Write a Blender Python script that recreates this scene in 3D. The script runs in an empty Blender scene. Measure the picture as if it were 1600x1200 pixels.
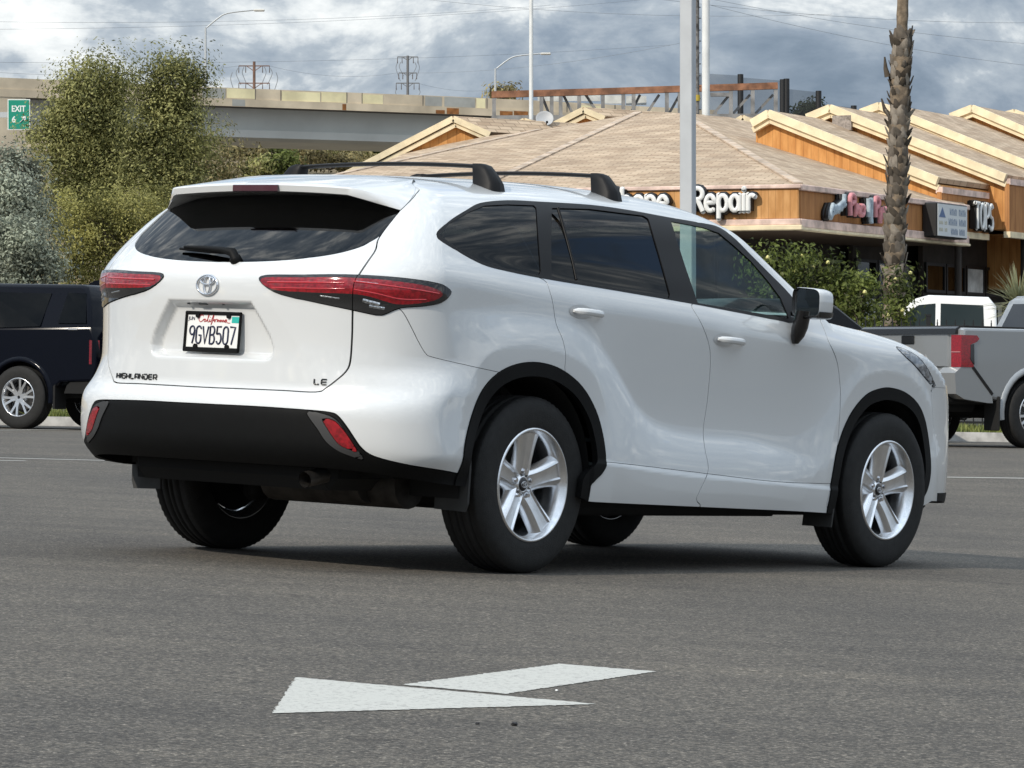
import bpy, bmesh, math, random
import numpy as np
from math import sin, cos, pi
from mathutils import Matrix, Vector
random.seed(7); rng=np.random.default_rng(7)
sc=bpy.context.scene; COL=sc.collection

# ================================================================ camera, sky, sun, exposure
FPX=5547.0; CAM_H=.7491; PITCH=.0039          # focal length in photo pixels (1600 wide), eye height, slight upward tilt
SLOPE=.0463                                   # the lot drains to the right: cross fall near the white car
CAR_X,CAR_Y,CAR_HEAD=-.6388,15.7466,.6629
cam=bpy.data.objects.new('camera',bpy.data.cameras.new('camera')); COL.objects.link(cam); sc.camera=cam
cam.data.sensor_width=36; cam.data.lens=36*FPX/1600; cam.data.clip_start=.1; cam.data.clip_end=6000
cam.location=(0,0,CAM_H); cam.rotation_euler=(pi/2+PITCH,0,0)
cam.data.dof.use_dof=False

SUN_ELEV=math.radians(35); SUN_AZ=CAR_HEAD+math.radians(3)     # light travels along (sin az, cos az)
sd=Vector((sin(SUN_AZ)*cos(SUN_ELEV),cos(SUN_AZ)*cos(SUN_ELEV),-sin(SUN_ELEV)))
sun=bpy.data.objects.new('sun',bpy.data.lights.new('sun','SUN')); COL.objects.link(sun)
sun.data.energy=2.35; sun.data.angle=math.radians(.6); sun.data.color=(1,.92,.80)
sun.rotation_euler=sd.to_track_quat('-Z','Y').to_euler()

world=bpy.data.worlds.new('World'); sc.world=world; world.use_nodes=True
def world_nodes():
    nt=world.node_tree; nd=nt.nodes; lk=nt.links; nd.clear()
    out=nd.new('ShaderNodeOutputWorld'); bg=nd.new('ShaderNodeBackground'); lk.new(bg.outputs[0],out.inputs[0])
    sky=nd.new('ShaderNodeTexSky'); sky.sky_type='NISHITA'; sky.sun_disc=False; sky.sun_elevation=SUN_ELEV
    sky.sun_rotation=SUN_AZ+pi; sky.air_density=1; sky.dust_density=1.5
    tc=nd.new('ShaderNodeTexCoord'); sep=nd.new('ShaderNodeSeparateXYZ'); lk.new(tc.outputs['Generated'],sep.inputs[0])
    def math_(op,a,b=None):
        m=nd.new('ShaderNodeMath'); m.operation=op
        for i,v in enumerate((a,b)):
            if v is None: continue
            if isinstance(v,(int,float)): m.inputs[i].default_value=v
            else: lk.new(v,m.inputs[i])
        return m.outputs[0]
    comb=nd.new('ShaderNodeVectorMath'); comb.operation='NORMALIZE'; lk.new(tc.outputs['Generated'],comb.inputs[0])
    def noise(scale,det,off,dist=0.,rough=.55,sx=1.,sy=1.,sz=1.9):
        mp=nd.new('ShaderNodeMapping'); mp.inputs['Location'].default_value=off; mp.inputs['Scale'].default_value=(sx,sy,sz)
        lk.new(comb.outputs[0],mp.inputs[0])
        n=nd.new('ShaderNodeTexNoise'); n.inputs['Scale'].default_value=scale; n.inputs['Detail'].default_value=det
        n.inputs['Roughness'].default_value=rough; n.inputs['Distortion'].default_value=dist; lk.new(mp.outputs[0],n.inputs[0]); return n.outputs['Fac']
    def ramp(v,pts):
        r=nd.new('ShaderNodeValToRGB'); lk.new(v,r.inputs[0]); e=r.color_ramp.elements
        while len(e)<len(pts): e.new(.5)
        for q,(p,c) in zip(e,pts): q.position=p; q.color=c if len(c)==4 else (*c,1)
        return r.outputs[0]
    a=noise(CL_S[0],7,CL_O[0],.35,.60); b=noise(CL_S[1],6,CL_O[1],.2,.6)
    shade=math_('ADD',math_('MULTIPLY',a,.72),math_('MULTIPLY',b,.28))
    cl=ramp(shade,[(.38,(.145,.190,.245)),(.46,(.205,.252,.310)),(.535,(.315,.360,.405)),(.59,(.55,.58,.592)),(.66,(.74,.755,.745))])
    gaps=ramp(noise(7,5,(31,7,0),.3,.55),[(.62,(0,0,0)),(.70,(1,1,1))])
    sk=nd.new('ShaderNodeMix'); sk.data_type='RGBA'; sk.blend_type='MULTIPLY'; sk.inputs['Factor'].default_value=1
    lk.new(sky.outputs[0],sk.inputs[6]); sk.inputs[7].default_value=(SKY_K,SKY_K,SKY_K,1)
    mx=nd.new('ShaderNodeMix'); mx.data_type='RGBA'; lk.new(gaps,mx.inputs['Factor']); lk.new(cl,mx.inputs[6]); lk.new(sk.outputs[2],mx.inputs[7])
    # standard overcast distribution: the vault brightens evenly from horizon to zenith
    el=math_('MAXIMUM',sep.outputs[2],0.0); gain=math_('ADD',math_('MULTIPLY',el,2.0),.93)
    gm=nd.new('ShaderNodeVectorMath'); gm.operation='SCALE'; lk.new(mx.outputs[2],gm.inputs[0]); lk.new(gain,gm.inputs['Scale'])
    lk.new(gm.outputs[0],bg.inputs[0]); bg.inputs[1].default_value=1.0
CL_S=(13.,36.); CL_O=((3.1,5.2,0),(7.7,1.3,2)); SKY_K=.10
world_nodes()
sc.view_settings.view_transform='Standard'; sc.view_settings.look='None'; sc.view_settings.gamma=1; sc.view_settings.use_curve_mapping=False
sc.view_settings.exposure=.42
sc.cycles.use_denoising=True; sc.cycles.max_bounces=10; sc.cycles.transparent_max_bounces=16; sc.cycles.glossy_bounces=6

# ================================================================ places
def sst1(a,b,x):
    t=min(max((x-a)/(b-a),0.),1.); return t*t*(3-2*t)
def ground_z(X,Y):
    t=sst1(21,41,Y); k=SLOPE*(1-t)+.017*t
    return -X*k*(1 if abs(X)<25 else 25/abs(X))+.25*t+.062*min(max(Y-52,0.),10.)
def at(px,py,Y):                               # photo pixel + distance -> point
    b=-(py-600); a=px-800
    u=b/FPX; X=a/FPX; d=cos(PITCH)-u*sin(PITCH); z=sin(PITCH)+u*cos(PITCH)
    return Vector((X*Y/d,Y,CAM_H+z*Y/d))
def on_ground(px,py):
    lo,hi=3.,200.
    for i in range(60):
        m=.5*(lo+hi); p=at(px,py,m)
        if p.z>ground_z(p.x,p.y): lo=m
        else: hi=m
    return at(px,py,lo)
GROUND_TILT=Matrix.Translation((0,0,CAM_H))@Matrix.Rotation(math.atan(SLOPE),4,'Y')@Matrix.Translation((0,0,-CAM_H))
CAR_M=GROUND_TILT@Matrix.Translation((CAR_X,CAR_Y,0))@Matrix.Rotation(pi/2-CAR_HEAD,4,'Z')
def project_car(V):
    r=math.atan(SLOPE); h=CAR_HEAD; x,w,z=V.T
    X=CAR_X+sin(h)*x+cos(h)*w; Y=CAR_Y+cos(h)*x-sin(h)*w; Z=z-CAM_H
    d=Y*cos(PITCH)+Z*sin(PITCH); u=-Y*sin(PITCH)+Z*cos(PITCH); a=FPX*X/d; b=-FPX*u/d
    return np.stack([800+a*cos(r)-b*sin(r),600+a*sin(r)+b*cos(r)],1)
CAM_CAR=np.array([-12.019,10.194,.749])

# ================================================================ helpers
def tag(o,label=None,cat=None,group=None,kind=None):
    if label: o['label']=label
    if cat: o['category']=cat
    if group: o['group']=group
    if kind: o['kind']=kind
    return o
def empty(name,loc=(0,0,0),rz=0.,parent=None,matrix=None):
    o=bpy.data.objects.new(name,None); COL.objects.link(o); o.empty_display_size=.1
    if matrix is not None: o.matrix_world=matrix
    else: o.location=loc; o.rotation_euler=(0,0,rz)
    if parent: o.parent=parent
    return o
def link(name,me,parent=None,loc=None,rot=None,scale=None):
    o=bpy.data.objects.new(name,me); COL.objects.link(o)
    if parent: o.parent=parent
    if loc is not None: o.location=loc
    if rot is not None: o.rotation_euler=rot
    if scale is not None: o.scale=scale
    return o
def copy_tree(o,parent=None):
    c=o.copy(); COL.objects.link(c); c.parent=parent
    for ch in o.children: copy_tree(ch,c)
    return c
def np_mesh(name,V,T,m,N=None,smooth=True):
    me=bpy.data.meshes.new(name); V=np.asarray(V,np.float32); T=np.asarray(T,np.int32); k=T.shape[1]
    me.vertices.add(len(V)); me.vertices.foreach_set('co',V.ravel())
    me.loops.add(T.size); me.loops.foreach_set('vertex_index',T.ravel()); me.polygons.add(len(T)); me.polygons.foreach_set('loop_start',np.arange(len(T),dtype=np.int32)*k)
    me.update(calc_edges=True)
    if smooth: me.polygons.foreach_set('use_smooth',np.ones(len(T),bool))
    if N is not None: me.normals_split_custom_set_from_vertices(np.asarray(N,float).tolist())
    if m is not None: me.materials.append(m)
    return me
class MB:
    """collects simple solids into ONE mesh"""
    def __init__(s): s.v=[]; s.f=[]; s.sm=[]
    def add(s,v,f,M=None,smooth=False):
        b=len(s.v)
        s.v+=[tuple(M@Vector(p)) for p in v] if M is not None else [tuple(p) for p in v]
        s.f+=[tuple(i+b for i in q) for q in f]; s.sm+=[smooth]*len(f); return s
    def box(s,c,d,M=None,bevel=0.,rz=0.):
        x,y,z=d[0]/2,d[1]/2,d[2]/2
        T=Matrix.Translation(c)@Matrix.Rotation(rz,4,'Z'); T=M@T if M is not None else T
        if bevel>0:
            b=min(bevel,x*.95,y*.95,z*.95); v=[];
            pts=[]
            for sx in(-1,1):
                for sy in(-1,1):
                    for sz in(-1,1): pts+=[(sx*(x-b),sy*(y-b),sz*z),(sx*(x-b),sy*y,sz*(z-b)),(sx*x,sy*(y-b),sz*(z-b))]
            bm=bmesh.new()
            for p in pts: bm.verts.new(p)
            bmesh.ops.convex_hull(bm,input=list(bm.verts)); bm.verts.index_update(); 
            v=[tuple(q.co) for q in bm.verts]; f=[tuple(w.index for w in q.verts) for q in bm.faces]; bm.free()
            return s.add(v,f,T)
        v=[(i,j,k) for i in(-x,x) for j in(-y,y) for k in(-z,z)]
        return s.add(v,[(0,1,3,2),(4,6,7,5),(0,4,5,1),(2,3,7,6),(0,2,6,4),(1,5,7,3)],T)
    def bar(s,a,b,w,h,up=(0,0,1)):
        a,b=Vector(a),Vector(b); d=(b-a); L=d.length; d=d/L; u=Vector(up); r=d.cross(u)
        if r.length<1e-4: r=d.cross(Vector((1,0,0)))
        r.normalize(); u=r.cross(d); M=Matrix((( *r,),(*d,),(*u,))).transposed().to_4x4(); M.translation=(a+b)/2
        return s.box((0,0,0),(w,L,h),M)
    def tube(s,path,r,n=8,cap=True,smooth=True):
        P=[Vector(p) for p in path]; R=r if isinstance(r,(list,tuple)) else [r]*len(P); b0=[]; prev=None
        v=[]; f=[]
        for i,p in enumerate(P):
            d=(P[min(i+1,len(P)-1)]-P[max(i-1,0)]).normalized()
            if prev is None:
                u=d.cross(Vector((0,0,1))); u=d.cross(Vector((1,0,0))) if u.length<1e-3 else u
            else: u=prev-d*prev.dot(d)
            u.normalize(); prev=u; w=d.cross(u)
            for k in range(n): t=2*pi*k/n; v.append(p+(u*cos(t)+w*sin(t))*R[i])
        for i in range(len(P)-1):
            for k in range(n): f.append((i*n+k,i*n+(k+1)%n,(i+1)*n+(k+1)%n,(i+1)*n+k))
        s.add(v,f,None,smooth)
        if cap: s.add(v[:n],[tuple(range(n))[::-1]]); s.add(v[-n:],[tuple(range(n))])
        return s
    def lathe(s,prof,n=32,M=None,smooth=True,axis='z'):      # prof: (r,h) list
        v=[]; f=[]
        for r,h in prof:
            for k in range(n):
                t=2*pi*k/n; c,q=r*cos(t),r*sin(t); v.append((c,q,h) if axis=='z' else (c,h,q) if axis=='y' else (h,c,q))
        m=len(prof)
        for i in range(m-1):
            for k in range(n):
                a,b=i*n+k,i*n+(k+1)%n; q=(a,b,b+n,a+n); f.append(q if axis!='y' else q[::-1])
        return s.add(v,f,M,smooth)
    def prism(s,poly,t0,t1,plane='xz',M=None,smooth=False):  # extrude a 2D outline between t0 and t1 on the third axis
        n=len(poly)
        def P(p,t): return (p[0],t,p[1]) if plane=='xz' else (p[0],p[1],t) if plane=='xy' else (t,p[0],p[1])
        v=[P(p,t0) for p in poly]+[P(p,t1) for p in poly]
        f=[tuple(range(n)),tuple(range(2*n-1,n-1,-1))]+[(i,i+n,(i+1)%n+n,(i+1)%n) for i in range(n)]
        return s.add(v,f,M,smooth)
    def grid(s,P,smooth=True,closed_u=False,M=None):          # P[i][j] points
        nu=len(P); nv=len(P[0]); v=[p for r in P for p in r]; f=[]
        for i in range(nu if closed_u else nu-1):
            for j in range(nv-1): a=i*nv+j; b=((i+1)%nu)*nv+j; f.append((a,b,b+1,a+1))
        return s.add(v,f,M,smooth)
    def mesh(s,name,m):
        me=bpy.data.meshes.new(name); me.from_pydata(s.v,[],s.f); me.polygons.foreach_set('use_smooth',s.sm); 
        bm=bmesh.new(); bm.from_mesh(me); bmesh.ops.recalc_face_normals(bm,faces=bm.faces); bm.to_mesh(me); bm.free()
        if m is not None: me.materials.append(m)
        return me
    def build(s,name,m,parent=None,loc=None,rot=None): return link(name,s.mesh(name,m),parent,loc,rot)
def strokes(paths,r,smooth=True):
    m=MB()
    for p in paths:
        P=[Vector((x,y,0)) for x,y in p]; m.tube(P,r,6)
    return m
def arc(cx,cy,rx,ry,a0,a1,n=8): return [(cx+rx*cos(math.radians(a0+(a1-a0)*k/n)),cy+ry*sin(math.radians(a0+(a1-a0)*k/n))) for k in range(n+1)]
# narrow plate figures in a 1 x .5 cell
GL={'9':[arc(.25,.74,.2,.24,-20,340,14)+[],[(.45,.74),(.44,.5),(.30,.02)]],
'G':[arc(.25,.76,.2,.22,20,180,8)+arc(.25,.24,.2,.22,180,360,8)+[(.45,.48),(.27,.48)]],
'V':[[(.02,.98),(.25,.02),(.48,.98)]],
'B':[[(.07,.02),(.07,.98)]+arc(.25,.75,.19,.23,90,-90,8)+[(.07,.52)],arc(.25,.27,.21,.25,90,-90,8)+[(.07,.02)]],
'5':[[(.44,.98),(.09,.98),(.07,.56)]+arc(.25,.32,.2,.29,120,-150,12)],
'0':[arc(.25,.75,.2,.23,0,180,8)+arc(.25,.25,.2,.23,180,360,8)+[(.45,.75)]],
'7':[[(.05,.98),(.46,.98),(.20,.02)]]}
# wide letters for the gate badge, 1 high, 1.2 wide
GB={'H':[[(.06,0),(.06,1)],[(1.1,0),(1.1,1)],[(.06,.5),(1.1,.5)]],'I':[[(.1,0),(.1,1)]],'G':[[(1.1,1),(.2,1),(.06,.85),(.06,.15),(.2,0),(1.1,0),(1.1,.5),(.6,.5)]],
'L':[[(.06,1),(.06,.12),(.16,0),(1.05,0)]],'A':[[(.04,0),(.04,.8),(.25,1),(1.1,1),(1.1,0)],[(.04,.42),(1.1,.42)]],'N':[[(.06,0),(.06,1),(1.1,0),(1.1,1)]],
'D':[[(.06,1),(.9,1),(1.1,.8),(1.1,.2),(.9,0),(.06,0)],[(.06,.65),(.06,0)]],'E':[[(1.05,1),(.2,1),(.06,.85),(.06,.15),(.2,0),(1.05,0)],[(.06,.5),(1.0,.5)]],'R':[[(.06,0),(.06,1),(1.0,1),(1.1,.85),(1.1,.6),(1.0,.45),(.4,.45),(1.1,0)]]}
_text_cache={}
def text_mesh(name,body,m,size=1.,extrude=.01,offset=0.,shear=0.,bevel=0.,align='CENTER',space=1.):
    cu=bpy.data.curves.new(name,'FONT'); cu.body=body; cu.size=size; cu.extrude=extrude; cu.offset=offset; cu.shear=shear; cu.bevel_depth=bevel
    cu.align_x=align; cu.align_y='CENTER'; cu.space_character=space; cu.resolution_u=4
    o=bpy.data.objects.new(name,cu); COL.objects.link(o); dg=bpy.context.evaluated_depsgraph_get(); dg.update()
    me=bpy.data.meshes.new_from_object(o.evaluated_get(dg)); bpy.data.objects.remove(o); me.name=name
    me.materials.clear(); me.materials.append(m); return me

# ================================================================ materials
def mat(name,col,rough=.6,metal=0.,coat=0.,var=0.,vscale=8.,bump=0.,bscale=40.,spec=.5,col2=None,emit=None,estr=0.,coord='Object',coatr=.03,detail=5):
    m=bpy.data.materials.new(name); m.use_nodes=True; nt=m.node_tree; b=nt.nodes['Principled BSDF']
    b.inputs['Base Color'].default_value=(*col,1); b.inputs['Roughness'].default_value=rough; b.inputs['Metallic'].default_value=metal
    b.inputs['Coat Weight'].default_value=coat; b.inputs['Coat Roughness'].default_value=coatr; b.inputs['Specular IOR Level'].default_value=spec
    if emit: b.inputs['Emission Color'].default_value=(*emit,1); b.inputs['Emission Strength'].default_value=estr
    tc=None
    if var or col2 or bump: tc=nt.nodes.new('ShaderNodeTexCoord')
    if var or col2:
        n=nt.nodes.new('ShaderNodeTexNoise'); n.inputs['Scale'].default_value=vscale; n.inputs['Detail'].default_value=detail; nt.links.new(tc.outputs[coord],n.inputs[0])
        r=nt.nodes.new('ShaderNodeValToRGB'); nt.links.new(n.outputs['Fac'],r.inputs[0]); e=r.color_ramp.elements
        a=tuple(max(0,c*(1-var)) for c in col); z=col2 if col2 else tuple(min(1,c*(1+var)) for c in col)
        e[0].position=.35; e[0].color=(*a,1); e[1].position=.65; e[1].color=(*z,1); nt.links.new(r.outputs[0],b.inputs['Base Color'])
    if bump:
        n=nt.nodes.new('ShaderNodeTexNoise'); n.inputs['Scale'].default_value=bscale; n.inputs['Detail'].default_value=4; nt.links.new(tc.outputs[coord],n.inputs[0])
        k=nt.nodes.new('ShaderNodeBump'); k.inputs['Strength'].default_value=bump; k.inputs['Distance'].default_value=.02; nt.links.new(n.outputs['Fac'],k.inputs['Height']); nt.links.new(k.outputs[0],b.inputs['Normal'])
    return m
def glass_mat(name,tint,refl=1.,rough=.0,ior=1.5,body=None,bodyf=0.):
    m=bpy.data.materials.new(name); m.use_nodes=True; nt=m.node_tree; nt.nodes.clear(); nd=nt.nodes.new
    out=nd('ShaderNodeOutputMaterial'); mx=nd('ShaderNodeMixShader'); tr=nd('ShaderNodeBsdfTransparent'); gl=nd('ShaderNodeBsdfGlossy'); fr=nd('ShaderNodeFresnel')
    tr.inputs[0].default_value=(*tint,1); gl.inputs[0].default_value=(refl,refl,refl,1); gl.inputs['Roughness'].default_value=rough
    ge=nd('ShaderNodeNewGeometry'); mm=nd('ShaderNodeMath'); mm.operation='MULTIPLY_ADD'; mm.inputs[1].default_value=1/ior-ior; mm.inputs[2].default_value=ior
    nt.links.new(ge.outputs['Backfacing'],mm.inputs[0]); nt.links.new(mm.outputs[0],fr.inputs[0])
    base=tr.outputs[0]
    if body:
        di=nd('ShaderNodeBsdfDiffuse'); di.inputs[0].default_value=(*body,1); m2=nd('ShaderNodeMixShader'); m2.inputs[0].default_value=bodyf
        nt.links.new(tr.outputs[0],m2.inputs[1]); nt.links.new(di.outputs[0],m2.inputs[2]); base=m2.outputs[0]
    nt.links.new(fr.outputs[0],mx.inputs[0]); nt.links.new(base,mx.inputs[1]); nt.links.new(gl.outputs[0],mx.inputs[2]); nt.links.new(mx.outputs[0],out.inputs[0])
    return m
# ---------------------------------------------------------------- body surface of the white SUV
def nspline(xs, ys):
    xs=np.array(xs,float); ys=np.array(ys,float); n=len(xs); h=np.diff(xs)
    A=np.zeros((n,n)); r=np.zeros(n); A[0,0]=A[-1,-1]=1
    for i in range(1,n-1):
        A[i,i-1]=h[i-1]; A[i,i]=2*(h[i-1]+h[i]); A[i,i+1]=h[i]
        r[i]=6*((ys[i+1]-ys[i])/h[i]-(ys[i]-ys[i-1])/h[i-1])
    m=np.linalg.solve(A,r)
    def f(x):
        x=np.clip(x,xs[0],xs[-1]); i=np.clip(np.searchsorted(xs,x)-1,0,n-2)
        d=xs[i+1]-x; e=x-xs[i]; hh=h[i]
        return (m[i]*d**3+m[i+1]*e**3)/(6*hh)+(ys[i]/hh-m[i]*hh/6)*d+(ys[i+1]/hh-m[i+1]*hh/6)*e
    return f
def hspline(xs, ys):                       # monotone cubic, no overshoot
    xs=np.array(xs,float); ys=np.array(ys,float); h=np.diff(xs); dl=np.diff(ys)/h; n=len(xs)
    m=np.zeros(n); m[0]=dl[0]; m[-1]=dl[-1]
    for i in range(1,n-1):
        if dl[i-1]*dl[i]>0:
            w1=2*h[i]+h[i-1]; w2=h[i]+2*h[i-1]; m[i]=(w1+w2)/(w1/dl[i-1]+w2/dl[i])
    def f(x):
        x=np.clip(x,xs[0],xs[-1]); i=np.clip(np.searchsorted(xs,x)-1,0,n-2)
        t=(x-xs[i])/h[i]; t2=t*t; t3=t2*t
        return (2*t3-3*t2+1)*ys[i]+(t3-2*t2+t)*h[i]*m[i]+(-2*t3+3*t2)*ys[i+1]+(t3-t2)*h[i]*m[i+1]
    return f
def sst(a,b,x):
    t=np.clip((x-a)/(b-a),0,1); return t*t*(3-2*t)
def smax(a,b,k):
    h=np.maximum(k-np.abs(a-b),0)/k; return np.maximum(a,b)+h*h*k*.25
def seg_dist(px,py,poly,closed):
    P=np.asarray(poly,float); Q=np.roll(P,-1,0) if closed else P[1:]
    A=P if closed else P[:-1]
    best=np.full(px.shape,1e9)
    for (ax,ay),(bx,by) in zip(A,Q):
        dx=bx-ax; dy=by-ay; L=dx*dx+dy*dy+1e-12
        t=np.clip(((px-ax)*dx+(py-ay)*dy)/L,0,1)
        best=np.minimum(best,(px-ax-t*dx)**2+(py-ay-t*dy)**2)
    return np.sqrt(best)
def in_poly(px,py,poly):
    P=np.asarray(poly,float); Q=np.roll(P,-1,0); c=np.zeros(px.shape,bool)
    for (ax,ay),(bx,by) in zip(P,Q):
        k=((ay>py)!=(by>py)); 
        if by!=ay: c^=k&(px<(bx-ax)*(py-ay)/(by-ay)+ax)
    return c
def sdist(px,py,poly):                      # positive inside
    d=seg_dist(px,py,poly,True); return np.where(in_poly(px,py,poly),d,-d)
def catmull(pts,n=8,closed=False):
    P=np.asarray(pts,float); out=[]
    m=len(P); idx=range(m if closed else m-1)
    for i in idx:
        if closed: a,b,c,d=P[i-1],P[i],P[(i+1)%m],P[(i+2)%m]
        else: b,c=P[i],P[i+1]; a=P[i-1] if i else 2*b-c; d=P[i+2] if i+2<m else 2*c-b
        for k in range(n):
            t=k/n; out.append(.5*(2*b+(c-a)*t+(2*a-5*b+4*c-d)*t*t+(3*b-a-3*c+d)*t**3))
    if not closed: out.append(P[-1])
    return np.array(out)

RING_R=catmull([[-.60,.40],[-.575,.56],[-.545,.66],[-.485,.785],[-.407,.892],[-.318,.945],[-.18,.972],[-.05,.975],[.065,.962],[.17,.945],[.285,.91],[.365,.86],[.43,.77],[.475,.66],[.495,.55],[.50,.40]],4)
RING_F=catmull([[2.28,.35],[2.30,.50],[2.345,.65],[2.41,.77],[2.51,.88],[2.62,.935],[2.75,.955],[2.90,.95],[3.03,.92],[3.15,.86],[3.24,.76],[3.29,.64],[3.31,.5],[3.31,.35]],4)
CREASE=catmull([[.02,1.10],[.20,1.085],[.33,1.045],[.47,.96],[.575,.885],[.668,.806],[.772,.718],[.914,.653],[1.10,.625],[1.30,.612],[1.61,.603],[1.879,.572],[2.10,.54],[2.26,.52]],4)
HAUNCH=np.vstack([CREASE,[[2.35,.1],[-1.4,.1],[-1.4,1.10]]])

prof=nspline([.15,.27,.34,.40,.48,.60,.72,.85,.98,1.06,1.11,1.155,1.20,1.26,1.36,1.48,1.60,1.72],
             [.90,.915,.925,.929,.930,.924,.921,.925,.933,.938,.936,.922,.902,.878,.832,.775,.715,.65])
belt=nspline([-1.2,-.6,.1,1.18,2.0,2.6,3.5],[1.33,1.315,1.272,1.217,1.163,1.13,1.09])
plan=nspline([-1.2,-.9,-.6,-.25,.2,1.3,2.3,2.8,3.1,3.35,3.6,3.85],[-.040,-.018,-.008,-.002,0,0,-.002,-.004,-.010,-.030,-.085,-.19])
gtap=nspline([-1.2,-.8,-.4,.1,1.,2.,2.6],[-.075,-.045,-.02,0,0,-.012,-.03])
xr0=nspline([.2,.34,.41,.47,.55,.62,.67,.70,.735,.78,.90,1.05,1.16,1.215,1.265,1.38,1.515,1.64,1.8],
            [-.80,-.93,-1.02,-1.075,-1.098,-1.102,-1.098,-1.085,-1.060,-1.052,-1.052,-1.062,-1.068,-1.058,-1.02,-.893,-.722,-.555,-.34])
zt0=nspline([-1.2,-.9,-.56,-.1,.15,.74,1.0,1.36,1.55,1.72],[1.60,1.635,1.668,1.698,1.711,1.730,1.732,1.724,1.708,1.68])
zws=lambda x:1.672-(x-1.80)*.575-(x-1.80)**2*.01
hood=nspline([1.5,2.3,2.6,3.0,3.3,3.55,3.75,3.95],[1.29,1.235,1.207,1.168,1.105,1.0,.86,.55])
REC=[[-.50,.1]]
def rec_poly():
    r=np.array([[0,1.098],[.235,1.098],[.285,1.03],[.335,.955],[.352,.905],[.345,.868],[.31,.855],[0,.855]])
    return np.vstack([r,r[::-1]*[-1,1]])
RECP=rec_poly()
def Wside(x,z):
    d=(belt(x)-1.19)*sst(.85,1.16,z)
    w=prof(z-d)+plan(x)+gtap(x)*sst(1.1,1.45,z-d)
    # swoop from the rear haunch into the lower doors
    sd=sdist(x,z,HAUNCH); fade=sst(2.45,1.7,x)*sst(-.75,-.2,x)
    hz=sst(1.12,.9,z)
    sp=.5*(sd+np.sqrt(sd*sd+.014**2)); w=w+.046*(1-np.exp(-sp/.105))*fade*(.55+.45*sst(.1,.6,x))
    # flares
    for R,a in ((RING_R,.024),(RING_F,.026)):
        s=sdist(x,z,np.vstack([R,[[R[-1,0],.0],[R[0,0],.0]]]))
        o=np.maximum(-s,0)
        w=w+a*np.where(s>0,1.0,np.exp(-(o/.13)**1.25))*(sst(1.25,1.0,z))
    # sill line, small inward step above the rocker trim
    zl=np.interp(x,[.44,1.2,1.9,2.33],[.487,.437,.408,.388])
    w=w+.006*sst(.012,-.012,z-zl)*((x>.35)&(x<2.42))
    # bumper hip at the rear corner
    w=w+.075*sst(-.35,-.80,x)*sst(.90,.74,z)*sst(.38,.5,z)
    w=w+.012*sst(-.45,-.8,x)*sst(.74,.9,z)*sst(1.22,1.1,z)
    return w
def Xrear(w,z):
    a=np.abs(w)
    x=xr0(z)+.15*a**2+(.30-.12*sst(.86,.72,z))*a**6
    # facet at the outer gate
    t=((a-.365)*.80+(z-1.06)*.60); x=x+.045*np.maximum(t,0)*sst(1.17,1.1,z)*sst(.70,.78,z)
    s=sdist(a,z,RECP); x=x+.046*sst(-.004,.034,s)
    return x
def Ztop(x,w):
    a=np.abs(w)
    roof=zt0(x)-.050*(a/.62)**4-.010*(a/.62)**2
    xs=x+.25*a**2+.05*a**4
    ws=zws(xs)-.03*a**2
    hd=hood(x+.12*a**2)-.03*(a/.8)**3
    top=-smax(-roof,-ws,.05)
    return np.maximum(top,hd)
xf0=nspline([.15,.3,.45,.6,.75,.9,1.05,1.3],[3.72,3.84,3.87,3.88,3.87,3.82,3.72,3.45])
def Xfront(w,z):
    a=np.abs(w); return xf0(z)-.14*a**2-.25*a**5
def Fbody(p):
    x,w,z=p[...,0],p[...,1],p[...,2]
    a=np.abs(w)-Wside(x,z); b=Xrear(w,z)-x; c=z-Ztop(x,w); d=x-Xfront(w,z)
    k1=np.where(z>1.2,.10+.0*z,.14); k1=.12-.03*sst(1.1,1.3,z)
    s=smax(a*.98,b,k1); s=smax(s,d,.16)
    k2=.10-.055*sst(1.45,1.7,x)
    return smax(s,c,k2)
def solve_surface(o,d,tmax=2.2):
    lo=np.zeros(len(o)); hi=np.full(len(o),tmax)
    # march to the first crossing
    t=np.zeros(len(o)); done=np.zeros(len(o),bool)
    for k in range(16):
        t2=(k+1)*tmax/16
        f=Fbody(o+d*t2); cr=(f>0)&~done; hi[cr]=t2; lo[cr]=k*tmax/16; done|=cr
    for k in range(20):
        m=.5*(lo+hi); f=Fbody(o+d*m[:,None])>0; hi=np.where(f,m,hi); lo=np.where(f,lo,m)
    return o+d*(.5*(lo+hi))[:,None]
def normals_of(p,e=.003):
    n=np.zeros_like(p)
    for k in range(3):
        q=p.copy(); q[:,k]+=e; r=p.copy(); r[:,k]-=e; n[:,k]=Fbody(q)-Fbody(r)
    return n/np.linalg.norm(n,axis=1,keepdims=True)

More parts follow.
